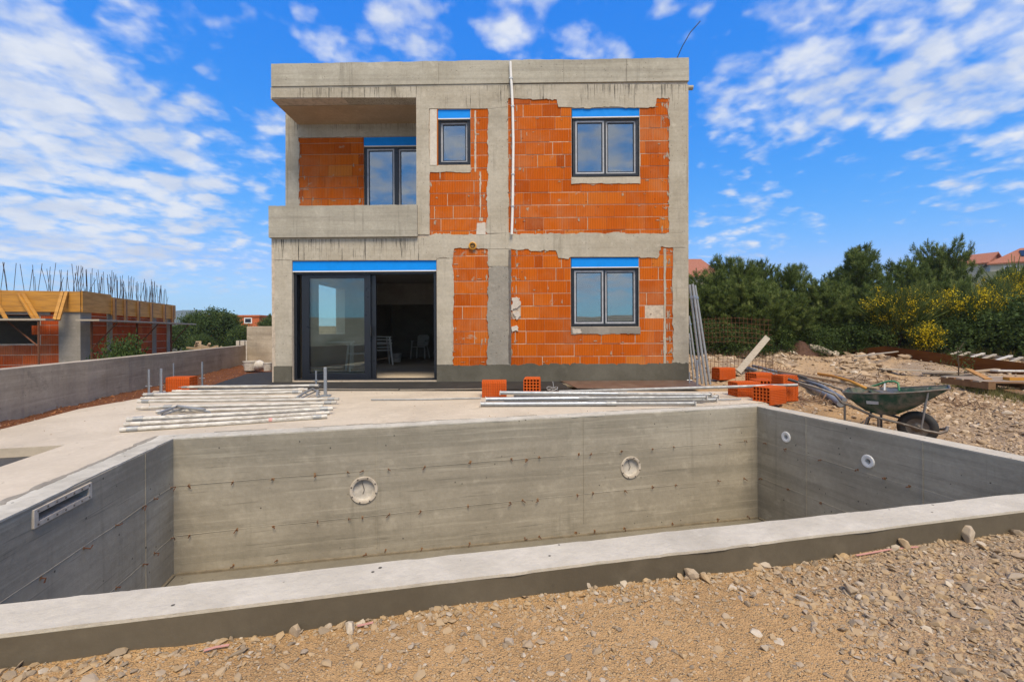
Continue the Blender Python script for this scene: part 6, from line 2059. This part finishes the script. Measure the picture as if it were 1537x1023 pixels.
for lv in range(1):
    zz = .02 + lv * .16
    for k in range(6):
        MB().box(-.55, .75, -.1 + k * .16, .02 + k * .16, zz + .095, zz + .118).build('deck_board', M['wood_grey'] if (k + lv) % 2 else M['wood_brown'], pa, bevel=.002)
    for k in range(3):
        MB().box(-.55 + k * .6, -.45 + k * .6, -.1, .82, zz, zz + .092).build('runner', M['wood_brown'], pa, bevel=.002)
MB().box(-.1, .45, .1, .22, .14, .19).build('offcut', M['wood_yellow'], pa, bevel=.003)
# twigs, roots and split wood strewn between the pipes and the barrow, crumbs on the slab
b = MB()
DB = gnd_pts([(1190, 566), (1235, 572), (1275, 578), (1300, 572), (1235, 604), (1205, 600), (1330, 566), (1460, 610), (1420, 604)], 0.0)
for k in range(520):
    c_ = DB[int(random.random() ** 1.2 * len(DB))]
    x_, y_ = c_.x + random.gauss(0, .22), c_.y + random.gauss(0, .30)
    if not free(np.array([x_]), np.array([y_]))[0]:
        continue
    d_ = Vector((random.gauss(0, 1), random.gauss(0, 1), random.gauss(.1, .35))).normalized() * random.uniform(.03, .14)
    m_ = Vector((x_, y_, gz(x_, y_) + abs(random.gauss(.01, .02))))
    b.bar(m_ - d_, m_ + d_, random.uniform(.006, .022), random.uniform(.004, .010))
wd_o = b.build('wood_debris', M['wood_debris'], merge=False)
wd_o['kind'] = 'stuff'
n = 520
x = rng.uniform(-5.4, 3.4, n); y = 4.3 + 3.6 * rng.random(n) ** .7
x[:120] = rng.normal(3.1, .35, 120); y[:120] = rng.uniform(6.2, 7.4, 120)
ok = in_poly(x, y, terr_ring) & ~in_poly(x, y, [tuple(p) for p in OUT]) & ~in_poly(x, y, [tuple(p) for p in PIT]); x, y = x[ok], y[ok]; n = len(x)
r = .0025 * 5.5 ** (rng.random(n) ** 1.8)
v, f, rr = scatter_arrays(ROCKS, np.stack([x, y, np.full(n, -.003)], 1), rot_frames(rng.normal(size=(n, 3)) * .4 + [0, 0, 1], rng.uniform(0, 6, n)), r[:, None] * np.ones((n, 3)), rng.random(n) * .6)
cr = np_mesh('crumbs', v, f, M['gravel'], rr)
cr['kind'] = 'stuff'
# thin sapling
q = gpt(1438, 580, 0)
H = at_y(1438, 517, q.y).z - q.z
b = MB().tube([q * 0 + Vector((0, 0, -.05)), Vector((.015, 0, H * .5)), Vector((.0, .01, H))], [.014, .010, .004], 6)
pos = []
for k in range(9):
    z_ = H * (.35 + .07 * k); a_ = k * 2.4
    e_ = Vector((math.cos(a_) * .22, math.sin(a_) * .22, z_ + .16))
    b.tube([Vector((.01, 0, z_)), e_], [.005, .002], 4)
    pos += [list(e_), list(e_ * .5 + Vector((.005, 0, z_ * .5)))]
pos = np.array(pos)
v, f, rr = scatter_arrays(LEAF, pos, rot_frames(rng.normal(size=pos.shape), rng.uniform(0, 6, len(pos))), np.full((len(pos), 3), .09), rng.uniform(.3, .8, len(pos)))
tree_thing('sapling', 'thin bare sapling growing in front of the rust brown board', 'sapling', q.x, q.y, (b, v, f, rr), 'leaf', None, rot=0.0)
# heaps and bigger rocks on the far edge
def mound(px, py, wpx, hpx, label, mat, cat, seed):
    q = gpt(px, py, 0); k = q.y / F
    r = random.Random(seed)
    w_, h_ = wpx * k, hpx * k
    vs, fs = [], []
    N_ = 26; Mr = 9
    for i in range(Mr + 1):
        rr_ = i / Mr
        for j in range(N_):
            an = 6.283 * j / N_
            lump = 1 + .22 * math.sin(3 * an + seed) + .12 * math.sin(7 * an + 2 * seed)
            x_, y_ = math.cos(an) * rr_ * w_ / 2 * lump, math.sin(an) * rr_ * w_ / 3.2 * lump
            z_ = h_ * (1 - rr_ ** 1.6) * (1 + .25 * math.sin(x_ * 9 / max(.3, w_) + seed)) + mnoise.noise(Vector((x_ * 5, y_ * 5, seed))) * h_ * .22 * (1 - rr_ * .7) - .03
            vs.append((x_, y_, z_))
    for i in range(Mr):
        for j in range(N_):
            fs.append((i * N_ + j, i * N_ + (j + 1) % N_, (i + 1) * N_ + (j + 1) % N_, (i + 1) * N_ + j))
    o = np_mesh('earth_heap', vs, fs, M[mat], np.zeros(len(fs)), smooth=False)
    o.location = q
    return tagit(o, label, cat, 'heaps at the edge of the site')
M['brown_earth'] = plain('brown_earth', (.09, .042, .024), .95, 0, .6, 14, .8, dark=(.035, .018, .012))
M['pale_earth'] = plain('pale_earth', (.36, .25, .16), .95, 0, .6, 14, .8, dark=(.18, .11, .07))
mound(1200, 514, 62, 20, 'dark rust brown heap of earth at the foot of the shrubs', 'brown_earth', 'heap', 1)
mound(1335, 519, 60, 16, 'pale heap of broken stone behind the rust brown board', 'pale_earth', 'heap', 2)
mound(1095, 533, 95, 24, 'long bank of sandy stones behind the rusty mesh', 'pale_earth', 'heap', 4)
for px, py, sz, lb, tp, rn, mt in ((1205, 520, 18, 'rounded pale rock in front of the dark brown heap', 6, .8, 'rubble'), (1255, 523, 17, 'white lumpy rock at the right of the grey log', 7, 1.0, 'rubble'), (1275, 526, 19, 'flat reddish rock at the left end of the rust brown board', 5, .5, 'rubble'),
                             (1183, 521, 11, 'grey rock at the left foot of the dark brown heap', 4, .1, 'rubble'), (1150, 527, 12, 'small white rock right of the leaning plank', 2, .95, 'rubble'), (1191, 531, 14, 'flat white rock on the sand before the dark brown heap', 8, 1.0, 'rubble'),
                             (1216, 523, 16, 'flat white rock right of the rounded pale rock', 5, .95, 'rubble'), (1120, 521, 17, 'upright grey slab of rock behind the leaning plank', 3, .15, 'rubble')):
    boulder(px, py, sz, lb, (.3, .2), rn, tp, mat=mt, group='rocks on the edge of the site')
p, q = gpt(1213, 512, .3), gpt(1246, 520, .12)
tagit(MB().tube([p, p.lerp(q, .5) + Vector((0, 0, .03)), q], [.10, .13, .09], 9).build('log', M['wood_grey'], smooth=True), 'thick weathered grey log lying against the dark brown heap', 'log')

# ================================================================== ROOM BEHIND THE SLIDING DOOR
def chair(loc, rz, label, group='white plastic chairs in the room'):
    t_ = thing('plastic_chair', label, 'chair', loc, rz, group)
    s = MB()
    s.prism(rag([(-.22, -.22), (.22, -.22), (.24, .22), (-.24, .22)], .0, 1, (0, 1, 2, 3)), xy, .42, .445)
    s.build('seat', M['white_pl'], t_, bevel=.01)
    b = MB()
    bp_ = [(-.21, .45), (.21, .45), (.225, .80), (.16, .87), (-.16, .87), (-.225, .80)]
    n = len(bp_)
    vs = [(x, -.21 - (z - .45) * .25, z) for x, z in bp_] + [(x, -.235 - (z - .45) * .25, z) for x, z in bp_]
    b.add(vs, [tuple(range(n)), tuple(reversed(range(n, 2 * n)))] + [((i + 1) % n, i, n + i, n + (i + 1) % n) for i in range(n)])
    b.build('backrest', M['white_pl'], t_, bevel=.006)
    for sx_ in (-1, 1):
        MB().bar((sx_ * .27, .26, 0), (sx_ * .235, .20, .64), .045, .04).build('leg', M['white_pl'], t_, bevel=.006)
        MB().bar((sx_ * .25, -.27, 0), (sx_ * .20, -.20, .43), .045, .04).build('leg', M['white_pl'], t_, bevel=.006)
        MB().bar((sx_ * .245, .25, .65), (sx_ * .225, -.27, .66), .05, .025).build('armrest', M['white_pl'], t_, bevel=.006)
    return t_
fz = .02
def room(px, py): return at_z(px, py, fz)
c1 = room(574, 547)
chair(c1, R(-65), 'lower white plastic chair of the stack inside the open door')
dup(bpy.data.objects['plastic_chair'], c1 + Vector((-.02, 0.02, .09)), R(-65), 1.0, 'middle white plastic chair of the stack inside the open door')
dup(bpy.data.objects['plastic_chair'], c1 + Vector((-.04, 0.04, .18)), R(-65), 1.0, 'top white plastic chair of the stack inside the open door')
dup(bpy.data.objects['plastic_chair'], room(631, 538), R(170), 1.0, 'single white plastic chair standing in the dark back of the room')
dup(bpy.data.objects['plastic_chair'], room(538, 556), R(120), 1.0, 'white plastic chair seen through the closed glass door leaf')
tq = room(508, 553)
tb = thing('plastic_table', 'white plastic table seen through the closed glass door leaf', 'table', tq, R(15))
MB().box(-.4, .4, -.35, .35, .70, .73).build('tabletop', M['white_pl'], tb, bevel=.01)
for sx_ in (-1, 1):
    for sy_ in (-1, 1):
        MB().bar((sx_ * .36, sy_ * .31, 0), (sx_ * .34, sy_ * .29, .699), .05, .05).build('leg', M['white_pl'], tb, bevel=.005)
bq = room(596, 543)
bk_ = thing('bucket', 'small white bucket on the floor right of the chair stack', 'bucket', bq)
lathe(b := MB(), (0, 0, 0), (0, 0, 1), [(.0001, 0), (.11, 0), (.135, .25), (.145, .25), (.145, .28), (.125, .28), (.1, .02), (.0001, .02)], 18)
b.build('tub', M['white_pl'], bk_, smooth=True)
MB().tube([(.13 * math.cos(a_), -.08 - .06 * math.sin(a_), .24 - .1 * math.sin(a_)) for a_ in np.linspace(0, 3.14, 9)], .005, 5).build('handle', M['galv'], bk_)

# ------------------------------------------------------------------ the air
hz = MB().box(-1650, 1000, -140, 1600, -14, 100).build('haze', None)
hz.data.materials.clear()
mh, th_ = new_mat('haze_air')
pv = th_.n('ShaderNodeVolumePrincipled', {'Color': (0.80, 0.88, 1.0, 1), 'Density': 0.00036, 'Anisotropy': 0.0})
th_.t.links.new(pv.outputs[0], th_.n('ShaderNodeOutputMaterial').inputs['Volume'])
hz.data.materials.append(mh)
hz['kind'] = 'stuff'
